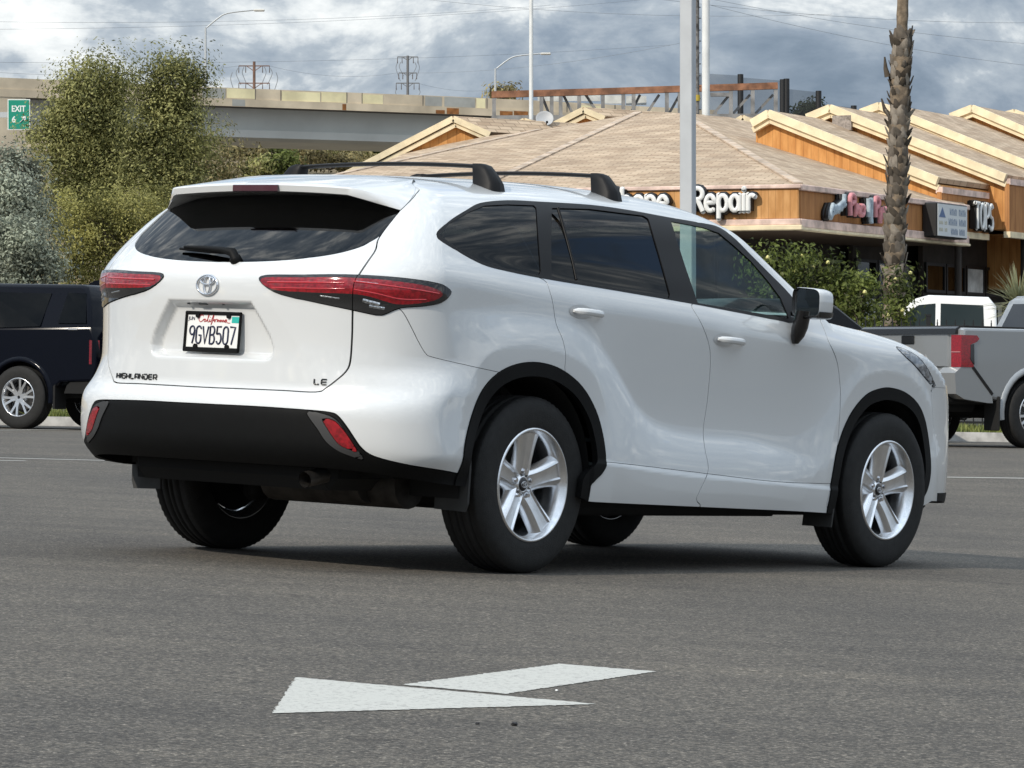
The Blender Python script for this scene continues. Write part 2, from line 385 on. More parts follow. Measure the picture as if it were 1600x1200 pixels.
def build_half(step=.010):
    XA,XB,WB=-.50,3.05,.46; Z0=.22
    zt=lambda x:np.minimum(1.36,np.minimum(zws(x+.1),np.maximum(hood(x),0)+9)-.22) 
    def ztop_in(x):
        return np.where(x<1.5,1.36,np.interp(x,[1.5,2.0,2.45,3.05],[1.36,1.15,.92,.85]))
    nz=int(1.12/step); nw=int(WB/step); nx=int((XB-XA)/step); na=30; ne=44; nf=16
    cols=[]   # (ox,ow, dir_h(x,w), s)
    for i in range(nw): cols.append((XA,WB*i/nw,-1.,0.))
    for i in range(na): 
        t=i/na*math.pi/2; cols.append((XA,WB,-math.cos(t),math.sin(t)))
    for i in range(nx): cols.append((XA+(XB-XA)*i/nx,WB,0.,1.))
    for i in range(nf):
        t=i/nf*math.pi/2; cols.append((XB,WB,math.sin(t),math.cos(t)))
    nfw=nw//3
    for i in range(nfw+1): cols.append((XB,WB*(1-i/nfw),1.,0.))
    C=np.array(cols); nc=len(C)
    arc=.46; S=np.concatenate([WB*np.arange(nw)/nw, WB+arc*np.arange(na)/na, WB+arc+(XB-XA)*np.arange(nx)/nx,
        WB+arc+XB-XA+arc*np.arange(nf)/nf, WB+2*arc+XB-XA+WB*np.arange(nfw+1)/nfw])
    zin=ztop_in(C[:,0])
    rows=nz+ne+1
    o=np.zeros((nc,rows,3)); d=np.zeros((nc,rows,3)); ch=np.zeros((nc,rows,2))
    for j in range(rows):
        if j<nz: e=0; z=Z0+(zin-Z0)*j/nz
        else: e=(j-nz)/ne*math.pi/2; z=zin
        o[:,j,0]=C[:,0]; o[:,j,1]=C[:,1]; o[:,j,2]=z
        d[:,j,0]=C[:,2]*math.cos(e); d[:,j,1]=C[:,3]*math.cos(e); d[:,j,2]=math.sin(e)
        ch[:,j,0]=S; ch[:,j,1]=z+e*.3
    P=solve_surface(o.reshape(-1,3),d.reshape(-1,3))
    idx=np.arange(nc*rows).reshape(nc,rows)
    q=np.stack([idx[:-1,:-1],idx[1:,:-1],idx[1:,1:],idx[:-1,1:]],-1).reshape(-1,4)
    xs=XA+(XB-XA)*np.arange(nx+1)/nx; ws=WB*np.arange(nw+1)/nw
    X,Wv=np.meshgrid(xs,ws,indexing='ij'); oo=np.stack([X,Wv,ztop_in(X)],-1).reshape(-1,3)
    dd=np.zeros_like(oo); dd[:,2]=1
    PT=solve_surface(oo,dd); b=len(P); id2=b+np.arange(len(PT)).reshape(nx+1,nw+1)
    ct=np.stack([WB+arc+X-XA,ztop_in(X)+.3*math.pi/2+WB-Wv],-1).reshape(-1,2)
    V=np.vstack([P,PT]); CH=np.vstack([ch.reshape(-1,2),ct])
    Q=np.vstack([q,np.stack([id2[:-1,:-1],id2[1:,:-1],id2[1:,1:],id2[:-1,1:]],-1).reshape(-1,4)])
    T=np.vstack([Q[:,[0,1,2]],Q[:,[0,2,3]]])
    N=normals_of(V)
    fn=np.cross(V[T[:,1]]-V[T[:,0]],V[T[:,2]]-V[T[:,0]]); ok=(fn**2).sum(1)>1e-16; T=T[ok]; fn=fn[ok]
    fl=(fn*N[T[:,0]]).sum(1)<0
    T[fl]=T[fl][:,[0,2,1]]
    return V,N,CH,T
# ---------------------------------------------------------------- cutting the surface into panels
class Cutter:
    def __init__(self,V,N,CH,T,project):
        self.V,self.N,self.CH=V,N,CH; self.parts={'body':T}
        self.px=project(V); self.T0=T
        A,B,C=(self.px[T[:,k]] for k in range(3)); self.A,self.B,self.C=A,B,C
        self.lo=np.minimum(np.minimum(A,B),C); self.hi=np.maximum(np.maximum(A,B),C)
        area=(B[:,0]-A[:,0])*(C[:,1]-A[:,1])-(B[:,1]-A[:,1])*(C[:,0]-A[:,0]); self.front=area<0 if (area<0).sum()<1 else None
        self.area=area
    def hit(self,p,cam):
        k=np.nonzero((self.lo[:,0]<=p[0])&(self.hi[:,0]>=p[0])&(self.lo[:,1]<=p[1])&(self.hi[:,1]>=p[1])&(np.abs(self.area)>1e-9))[0]
        if not len(k): return None
        A,B,C=self.A[k],self.B[k],self.C[k]; ar=self.area[k]
        l1=((B[:,0]-p[0])*(C[:,1]-p[1])-(B[:,1]-p[1])*(C[:,0]-p[0]))/ar
        l2=((C[:,0]-p[0])*(A[:,1]-p[1])-(C[:,1]-p[1])*(A[:,0]-p[0]))/ar
        l3=1-l1-l2; ok=(l1>-1e-6)&(l2>-1e-6)&(l3>-1e-6)
        if not ok.any(): return None
        k=k[ok]; L=np.stack([l1,l2,l3],1)[ok]; t=self.T0[k]
        pos=(self.V[t]*L[:,:,None]).sum(1); chs=(self.CH[t]*L[:,:,None]).sum(1)
        i=((pos-cam)**2).sum(1).argmin(); return np.concatenate([chs[i],pos[i]])
    def trace(self,pts,cam,n=5,closed=True,smooth=True):
        P=catmull(pts,n,closed) if smooth else dens(pts,n,closed)
        out=[self.hit(p,cam) for p in P]; miss=sum(o is None for o in out)
        return np.array([o for o in out if o is not None])[:,:2],miss
    def iso(self,T,d):
        """split triangles where d changes sign -> (inside d>0, outside)"""
        s=d[T]>0; c=s.sum(1); IN=[T[c==3]]; OUT=[T[c==0]]
        for cnt in (1,2):
            K=T[c==cnt]; 
            if not len(K): continue
            sk=d[K]>0; lone=sk if cnt==1 else ~sk
            i=lone.argmax(1); r=np.arange(len(K))
            a=K[r,i]; b=K[r,(i+1)%3]; e=K[r,(i+2)%3]
            m1=self.mid(a,b,d); m2=self.mid(a,e,d)
            one=np.stack([a,m1,m2],1); two=np.vstack([np.stack([m1,b,e],1),np.stack([m1,e,m2],1)])
            (IN if cnt==1 else OUT).append(one); (OUT if cnt==1 else IN).append(two)
        return np.vstack(IN),np.vstack(OUT)
    def mid(self,a,b,d):
        lo=np.minimum(a,b); hi=np.maximum(a,b); key=lo*np.int64(10_000_000)+hi
        u,f,inv=np.unique(key,return_index=True,return_inverse=True); lo=lo[f]; hi=hi[f]
        t=(d[lo]/(d[lo]-d[hi]+1e-15)); t=np.clip(t,.001,.999)[:,None]
        n=len(self.V)
        self.V=np.vstack([self.V,self.V[lo]*(1-t)+self.V[hi]*t]); self.CH=np.vstack([self.CH,self.CH[lo]*(1-t)+self.CH[hi]*t])
        nn=self.N[lo]*(1-t)+self.N[hi]*t; self.N=np.vstack([self.N,nn/np.linalg.norm(nn,axis=1,keepdims=True)])
        return n+inv.ravel()
    def cut(self,src,fn,name_in,gap=0.,gapname='gap',only=None):
        """fn(V,CH)->signed distance (positive inside). src: list of labels"""
        for s in ([src] if isinstance(src,str) else src):
            if s not in self.parts or not len(self.parts[s]): continue
            T=self.parts[s]
            if only is not None:
                m=only(self.V[T].mean(1)); rest=T[~m]; T=T[m]
            else: rest=T[:0]
            def field():
                d=np.full(len(self.V),-9.); u=np.unique(T); d[u]=fn(self.V[u],self.CH[u]); return d
            u=np.unique(T); d=np.full(len(self.V),-9.); d[u]=fn(self.V[u],self.CH[u])
            if gap>0:
                IN,OUT=self.iso(T,d-gap)
                d=np.full(len(self.V),-9.); u=np.unique(OUT)
                if len(u): d[u]=fn(self.V[u],self.CH[u])
                G,OUT=self.iso(OUT,d+gap)
                self.add(gapname,G)
            else: IN,OUT=self.iso(T,d)
            self.parts[s]=np.vstack([OUT,rest]); self.add(name_in,IN)
    def add(self,name,T):
        self.parts[name]=np.vstack([self.parts[name],T]) if name in self.parts else T
    def extract(self,name,mirror=None,offset=0.):
        """vertices, normals, faces welded by position; mirror: None=right only,'L'=left only,'both'"""
        T=self.parts[name]; u,inv=np.unique(T,return_inverse=True); T=inv.reshape(-1,3)
        V=self.V[u]+self.N[u]*offset; N=self.N[u]; V=V.copy(); V[:,1]*=-1; N=N*[1,-1,1]; T=T[:,::-1]   # right side is -y
        VL,NL,TL=V*[1,-1,1],N*[1,-1,1],T[:,::-1]
        if mirror=='L': V,N,T=VL,NL,TL
        elif mirror=='both':
            T=np.vstack([T,TL+len(V)]); V=np.vstack([V,VL]); N=np.vstack([N,NL])
        key=np.round(V*50000).astype(np.int64); _,f,inv=np.unique(key,axis=0,return_index=True,return_inverse=True)
        inv=inv.ravel(); V=V[f]; N=N[f]; T=inv[T]
        ok=(T[:,0]!=T[:,1])&(T[:,1]!=T[:,2])&(T[:,0]!=T[:,2]); T=T[ok]
        return V,N,T
def dens(pts,n,closed):
    P=np.asarray(pts,float); Q=np.roll(P,-1,0) if closed else P[1:]; A=P if closed else P[:-1]
    out=[a+(b-a)*k/n for a,b in zip(A,Q) for k in range(n)]
    if not closed: out.append(P[-1])
    return np.array(out)
def with_lip(V,N,T,depth):
    """adds a folded edge along the open border of a panel"""
    E=np.vstack([T[:,[0,1]],T[:,[1,2]],T[:,[2,0]]]); key=np.sort(E,1)
    k=key[:,0]*np.int64(10_000_000)+key[:,1]; u,i,c=np.unique(k,return_index=True,return_counts=True)
    B=E[i[c==1]]
    if not len(B): return V,N,T
    a,b=V[B[:,0]],V[B[:,1]]; fn=np.cross(b-a,N[B[:,0]]); fn/=np.linalg.norm(fn,axis=1,keepdims=True)+1e-12
    c,d=b-N[B[:,1]]*depth,a-N[B[:,0]]*depth; n=len(V); m=len(B); r=np.arange(m)
    V2=np.vstack([V,a,b,c,d]); N2=np.vstack([N,fn,fn,fn,fn])
    q=np.stack([n+r,n+3*m+r,n+2*m+r],1); q2=np.stack([n+r,n+2*m+r,n+m+r],1)
    return V2,N2,np.vstack([T,q,q2])
# pixel outlines read off the photograph (1600x1200), turned into places on the body surface
TR=dict(
 dlo=[(680,368),(700,346),(728,328),(750,317),(792,313),(840,315),(920,320),(980,328),(1040,339),(1096,348.5),(1122,355),(1146,372),(1172,398),(1200,426),(1226,452),(1240,470),(1244,492),(1238,504),(1160,490),(1076,474),(960,454),(852,436),(792,424),(752,413),(708,389)],
 glass_q=[(685,367),(703,348),(733,331),(756,321.5),(792,319.5),(833,321),(837,325),(840,370),(844,425),(841,430),(792,420),(752,409),(714,388)],
 glass_r=[(861,325),(920,326.5),(1004,337),(1012,342),(1030,402),(1046,460),(1044,466.5),(960,450),(864,434),(860.5,430),(860,380)],
 glass_f=[(1047,346),(1096,355),(1122,364),(1146,384),(1172,408),(1198,438),(1219,466),(1232,498),(1160,485.5),(1089,473.5),(1068,412)],
 lamp=[(405,432),(470,429.5),(539,429),(602,432),(650,437),(682,442.5),(696,448),(704,457.5),(690,472),(664,478),(626,481),(612,486),(594,493),(570,489),(547,484),(486,471),(427,456)],
 lampred=[(409,435),(470,434),(539,434),(602,438),(650,444),(676,450),(690,459),(682,467),(664,472),(640,475),(618,475),(600,470),(575,462.5),(547,458.5),(486,456.5),(426,452)],
 lamplow=[(440,456.5),(486,459),(543,462),(549,463.5),(575,467),(598,474),(610,480),(596,488),(572,484),(547,479),(486,466.5)],
 gate=[(655,296),(640,314),(624,329),(592,370),(586,390),(574,408),(562,426),(552,445),(550,485),(549,527),(546,566),(539,581),(527,592),(510,605),(494,612.5),(440,610),(380,607.5),(340,606)],
 rwin=[(624,329),(606,352),(592,369),(576,379),(560,387),(520,397.5),(460,405.5),(400,409),(340,409.5)],
 bumpseam=[(600,470),(626,485),(641,510),(653,534),(664,552),(675,558),(730,571),(790,584)],
 black=[(340,632),(400,635),(472,640),(514,644),(527,650),(540,666),(552,684),(562,698),(576,709.5),(600,718),(640,727),(690,735),(716,740)],
 refl=[(503,654),(520,656),(533,668),(546,685),(558,706),(545,702),(530,695),(519,682),(510,668)],
 reflsur=[(478,643),(510,648),(526,657),(541,676),(556,699),(568,718),(548,713),(526,704),(508,690),(496,672)],
 rdoor=[(852,430),(854,442),(862,470),(868,506),(878,530),(883,555),(882,580),(893,610),(905,650),(910,722),(905,770),(905,795),(1080,795),(1087,778),(1104,741),(1105,724),(1100,699),(1098,670),(1104,628),(1109,570),(1107,540),(1096,508),(1079,478),(1073,462)],
 fdoor=[(1073,462),(1079,478),(1096,508),(1107,540),(1109,570),(1104,628),(1098,670),(1100,699),(1105,724),(1104,741),(1087,778),(1080,795),(1180,800),(1284,812),(1291,785),(1300,749),(1308,691),(1312,628),(1311,595),(1306,562),(1293,532),(1281,503),(1262,490)],
 rock=[(900,720),(960,723),(1104,740),(1210,752.5),(1289,755.5),(1310,756)],
 headl=[(1399,542),(1420,549),(1436,560),(1450,579),(1459,598),(1463,610),(1455,603),(1443,589),(1428,571),(1412,556)],
)
SMOOTH_OFF={'rdoor','fdoor','gate'}
def cut_panels(step=.010):
    V,N,CH,T=build_half(step)
    c=Cutter(V,N,CH,T,project_car)
    tr={}
    for k,p in TR.items():
        closed=k not in('gate','rwin','bumpseam','black','rock')
        tr[k],miss=c.trace(p,CAM_CAR,4,closed,not k.startswith('glass'))
        if miss: print('trace',k,'missed',miss,'of',len(tr[k])+miss)
    cs=lambda name:(lambda V,CH:sdist(CH[:,0],CH[:,1],tr[name]))
    c.tr=tr
    xz=lambda poly:(lambda V,CH:sdist(V[:,0],V[:,2],poly))
    side=lambda M:(M[:,1]>.5)
    # --- trim the bottom edge
    bx=hspline([-1.2,-.98,-.80,-.55,-.45,.30,.36,.46,1.2,2.1,2.33,2.4,3.2,3.3,3.9],[.43,.425,.40,.375,.37,.33,.315,.312,.295,.275,.268,.265,.30,.33,.30])
    c.cut('body',lambda V,CH:bx(V[:,0])-V[:,2],'cutaway')
    # --- wheel openings and black arch cladding
    CLR=np.vstack([catmull([[-.545,.40],[-.53,.50],[-.517,.558],[-.469,.666],[-.404,.769],[-.31,.848],[-.182,.893],[-.028,.905],[.132,.880],[.275,.814],[.376,.714],[.428,.604],[.447,.487],[.42,.44],[.385,.414],[.355,.39]],4),[[.35,.1],[-.545,.1]]])
    CLF=np.vstack([catmull([[2.31,.30],[2.325,.427],[2.372,.581],[2.473,.737],[2.60,.838],[2.72,.875],[2.83,.884],[2.98,.864],[3.11,.81],[3.195,.723],[3.245,.596],[3.258,.469],[3.225,.37],[3.17,.33]],4),[[3.17,.1],[2.31,.1]]])
    for CL,tag in ((CLR,'r'),(CLF,'f')):
        wells=lambda V,CH:sdist(V[:,0],V[:,2],CL)-.060
        c.cut('body',wells,'cutaway',only=side)
        c.cut('body',lambda V,CH:sdist(V[:,0],V[:,2],CL),'clad_'+tag,.0015,only=side)
    # --- glass and black trim round it
    c.cut('body',cs('dlo'),'trim',0,only=side)
    for g in('glass_q','glass_r','glass_f'): c.cut('trim',cs(g),g)
    # --- tail lamp
    c.cut('body',cs('lamp'),'lamp',.0018)
    c.cut('lamp',cs('lampred'),'lamp_red'); c.cut('lamp',cs('lamplow'),'lamp_low')
    # --- rear gate
    g=tr['gate']; gate=np.vstack([g,[[-.2,g[-1,1]],[-.2,2.6],[g[0,0],2.6]]])
    r=tr['rwin']; rw=np.vstack([r,[[-.2,r[-1,1]],[-.2,1.9],[r[0,0]-.02,1.9]]])
    rear=lambda M:(M[:,0]<-.35)
    gd=lambda V,CH:sdist(CH[:,0],CH[:,1],gate)
    for L in('lamp','lamp_red','lamp_low'): c.cut(L,gd,L+'_in',.001)
    c.cut('body',gd,'gate',.0025,only=rear)
    c.cut('gate',lambda V,CH:sdist(CH[:,0],CH[:,1],rw),'rwin',.0)
    # --- rear bumper: black lower shell, reflector, white upper
    b=tr['black']; bl=np.vstack([b,[[b[-1,0]+.2,b[-1,1]-.03],[b[-1,0]+.2,.0],[-.2,.0],[-.2,b[0,1]]]])
    c.cut('body',lambda V,CH:sdist(CH[:,0],CH[:,1],bl),'lower_bumper',.002,only=lambda M:M[:,0]<-.3)
    c.cut('lower_bumper',cs('reflsur'),'reflsur',.0015); c.cut('reflsur',cs('refl'),'refl',.001)
    q=tr['bumpseam']; bp=np.vstack([q,[[q[-1,0],.0],[-.2,.0],[-.2,q[0,1]]]])
    c.cut('body',lambda V,CH:sdist(CH[:,0],CH[:,1],bp),'bumper',.0012,only=lambda M:M[:,0]<.1)
    # --- doors
    for dn in('rdoor','fdoor'): c.cut('body',cs(dn),dn,.0022,only=side)
    k=tr['rock']; rk=np.vstack([k,[[k[-1,0],.0],[k[0,0],.0]]])
    for dn in('rdoor','fdoor'): c.cut(dn,lambda V,CH:sdist(CH[:,0],CH[:,1],rk),dn+'_sill',.0012)
    # --- head lamp, hood, windscreen, front bumper
    c.cut('body',cs('headl'),'headl',.002)
    def wsd(V,CH):
        x,w,z=V.T; xs=x+.25*w**2+.05*np.abs(w)**4
        return np.minimum(np.minimum(xs-1.84,.735-.0*x-np.abs(w)-.10*(1.72-z)*0+.0),np.minimum(z-1.235+.02*np.abs(w),2.9-x)-.0*x)
    c.cut('body',lambda V,CH:np.minimum(wsd(V,CH),(.60+(1.66-V[:,2])*.36)-np.abs(V[:,1])),'windscreen',0,only=lambda M:(M[:,0]>1.5)&(M[:,0]<3.))
    c.cut('body',lambda V,CH:np.minimum(np.minimum(V[:,0]-2.2,.80-np.abs(V[:,1])-.25*np.maximum(V[:,0]-3,0)),np.minimum(V[:,2]-1.0,3.55-V[:,0])),'hood',.0025,only=lambda M:(M[:,0]>2.1)&(M[:,2]>.95))
    c.cut('body',lambda V,CH:np.minimum(V[:,0]-3.25+(V[:,2]-.9)*.25,.90-V[:,2]),'front_bumper',.0008,only=lambda M:M[:,0]>2.9)
    c.cut('front_bumper',lambda V,CH:np.minimum(.62-np.abs(V[:,1])+.3*(V[:,2]-.6),np.minimum(V[:,2]-.38,.84-V[:,2])),'grille',0)
    c.cut('front_bumper',lambda V,CH:.37-V[:,2],'front_lip',0)
    return c
# ================================================================ the white SUV
M_PAINT=mat('white_pearl_paint',(.655,.668,.672),.24,0,1.0,coatr=.015,spec=.7)
M_PAINT.node_tree.nodes['Principled BSDF'].inputs['Coat IOR'].default_value=1.75
M_DARKPL=mat('black_plastic',(.0035,.0037,.0039),.55,spec=.16,bump=.12,bscale=900,var=.12,vscale=30)
M_GLOSSBLK=mat('gloss_black_trim',(.008,.008,.009),.25,0,.3)
M_TRIM=mat('black_window_trim',(.006,.006,.007),.42,0,0.,spec=.18)
M_SURR=mat('grey_plastic',(.035,.035,.036),.5,bump=.1,bscale=900)
M_BRAKE=mat('dark_brake_lens',(.05,.001,.004),.1,0,1.)
M_LINER=mat('dark_liner',(.006,.006,.006),.9)
M_RUBBER=mat('tyre_rubber',(.009,.0088,.0085),.78,bump=.2,bscale=160,var=.3,vscale=25)
M_ALLOY=mat('silver_alloy',(.80,.81,.83),.22,.95,.3,var=.05,vscale=20)
M_DISC=mat('brake_disc',(.12,.115,.11),.5,.7)
M_CHROME=mat('chrome',(.82,.82,.84),.08,1.)
M_RED=mat('red_lens',(.24,.003,.009),.08,0,1.,var=.35,vscale=60)
M_REDDK=mat('dark_red_lens',(.13,.002,.007),.10,0,1.)
M_SMOKE=mat('smoked_lens',(.012,.012,.013),.05,0,1.)
M_CLEAR=mat('clear_lens_reflector',(.42,.43,.44),.18,.85,.6,var=.55,vscale=110)
M_TINT=glass_mat('privacy_glass',(.018,.020,.026),.55)
M_TINTR=glass_mat('privacy_rear_glass',(.016,.017,.018),.75)
M_GLASS=glass_mat('side_glass',(.60,.78,.75),.55)
M_WS=glass_mat('windscreen_glass',(.72,.82,.79),.95)
M_SEAT=mat('seat_fabric',(.035,.034,.033),.9,bump=.1,bscale=300)
M_DASH=mat('dash_plastic',(.022,.022,.023),.7)
M_STEEL=mat('exhaust_steel',(.13,.12,.11),.42,.9,var=.3,vscale=20)
M_PLATEW=mat('plate_white',(.80,.80,.78),.4,var=.03,vscale=60)
M_PLATEB=mat('plate_navy',(.012,.018,.055),.5)
M_PLATER=mat('plate_red_script',(.45,.02,.03),.5)
M_TEAL=mat('sticker_teal',(.02,.42,.36),.5)
M_BADGE=mat('dark_chrome_badge',(.06,.06,.06),.2,.8)
M_MIRROR=mat('mirror_glass',(.75,.78,.78),.02,1.)
M_FLAP=mat('mud_flap',(.030,.030,.029),.75,var=.2,vscale=14)

def make_wheel_meshes(R=.381,TW=.235,RR=.243):
    """axis along y, outer face towards -y; returns dict of meshes"""
    h=TW/2; d={}
    t=MB(); prof=[]                                     # (radius, y)
    side=[(RR-.004,-.108),(RR+.006,-.1145),(RR+.03,-.1165),(RR+.065,-.1195),(RR+.095,-.1175),(R-.022,-.109),(R-.009,-.098)]
    groove=[(-.092,0),(-.0905,0),(-.062,.0),(-.060,.008),(-.050,.008),(-.048,.0),(-.021,0),(-.019,.008),(-.009,.008),(-.007,0)]
    tread=[(R-.0035*(abs(y)/.1)**2-g,y) for y,g in groove]; tread+= [(r,-y) for r,y in tread[::-1]]
    prof=side+tread+[(r,-y) for r,y in side[::-1]]
    n=144; v=[]; f=[]
    for i,(r,y) in enumerate(prof):
        for k in range(n):
            rr=r
            if abs(y)>.085 and r>R-.02 and k%2==0: rr-=.004                  # shoulder blocks
            if .022<abs(y)<.0475 and r>R-.004 and (k//1)%3==0: rr-=.0045
            a=2*pi*k/n; v.append((rr*cos(a),y,rr*sin(a)))
    for i in range(len(prof)-1):
        for k in range(n): a,b=i*n+k,i*n+(k+1)%n; f.append((a,a+n,b+n,b))
    t.add(v,f,None,True); d['tyre']=t.mesh('tyre',M_RUBBER)
    # barrel and flange
    b=MB(); b.lathe([(RR+.004,-.108),(RR+.002,-.1165),(RR-.006,-.1185),(RR-.0095,-.116),(RR-.012,-.106),(RR-.020,-.098),(RR-.026,-.06),(RR-.036,-.02),(RR-.036,.07),(RR-.012,.10),(RR-.002,.108),(RR-.002,.02),(RR-.002,-.10)],72,axis='y')
    d['barrel']=b.mesh('rim_barrel',M_ALLOY)
    # spokes
    def spoke():
        s=MB(); P=[]; nr=9
        for i in range(nr):
            q=i/(nr-1); r=.040+(RR-.016-.040)*q
            w=.036+.010*q+.016*q*q+ (.010*(1-q)**3)      # half width of the whole spoke
            y=-.060-.034*q**.8-.008*sin(pi*q)*0          # face, hub recessed
            yb=y+.045-.01*q
            sec=[(-w-.013,yb),(-w-.006,y+.018),(-w*.86,y+.004),(-w*.62,y-.002),(-w*.50,y+.0065),(-w*.1,y+.008),(w*.1,y+.008),(w*.50,y+.0065),(w*.62,y-.002),(w*.86,y+.004),(w+.006,y+.018),(w+.013,yb)]
            P.append([(a,yy,r) for a,yy in sec])
        s.grid(P,False); return s
    base=spoke()
    d['spoke']=base.mesh('spoke',M_ALLOY)
    for p in d['spoke'].polygons: p.use_smooth=True
    try: d['spoke'].set_sharp_from_angle(angle=math.radians(35))
    except Exception: pass
    hb=MB(); hb.lathe([(.0,-.060),(.030,-.060),(.034,-.063),(.036,-.058),(.044,-.052),(.066,-.052),(.078,-.040),(.084,-.012)],40,axis='y')
    d['hub']=hb.mesh('hub',M_ALLOY)
    cp=MB(); cp.lathe([(.0,-.0665),(.024,-.0655),(.0285,-.062),(.0285,-.055)],28,axis='y'); d['cap']=cp.mesh('centre_cap',M_GLOSSBLK)
    lg=MB()
    lg.tube([(0,-.056+.0,0),(0,-.069,0)],.0095,6,True,False); d['lug']=lg.mesh('lug_nut',M_CHROME)
    pk=MB(); pk.lathe([(.0,-.0535),(.014,-.0535),(.0165,-.0575),(.0185,-.0575),(.0195,-.050)],16,axis='y'); d['pocket']=pk.mesh('lug_pocket',mat('alloy_shadow',(.22,.22,.23),.35,.9))
    em=MB()
    for ax,bz,oz in ((.019,.013,0),(.011,.0055,.0065),(.0058,.0125,0)):
        em.tube([(ax*cos(2*pi*k/20),-.0675,oz+bz*sin(2*pi*k/20)) for k in range(21)],.0013,5,False)
    d['emblem']=em.mesh('cap_emblem',M_CHROME)
    dk=MB(); dk.lathe([(.0,-.010),(.085,-.010),(.09,.0),(.16,.0),(.16,.022),(.0,.022)],40,axis='y'); d['disc']=dk.mesh('brake_disc',M_DISC)
    bk=MB(); bk.lathe([(.0,.045),(.195,.045),(.2,.06),(.0,.06)],32,axis='y'); d['shield']=bk.mesh('brake_shield',M_LINER)
    return d
def put_wheel(meshes,parent,loc,left,spin,name='wheel'):
    w=link(name,meshes['barrel'],parent,loc,(0,0,pi if left else 0))
    w.rotation_euler=(0,spin,pi if left else 0)
    link('tyre',meshes['tyre'],w); link('hub',meshes['hub'],w); link('brake_disc',meshes['disc'],w); link('brake_shield',meshes['shield'],w)
    for k in range(5):
        a=2*pi*k/5
        link('spoke',meshes['spoke'],w,(0,0,0),(0,a,0))
        link('lug_pocket',meshes['pocket'],w,(.057*sin(a),0,.057*cos(a))); link('lug_nut',meshes['lug'],w,(.057*sin(a),0,.057*cos(a)))
    link('centre_cap',meshes['cap'],w); link('cap_emblem',meshes['emblem'],w)
    return w

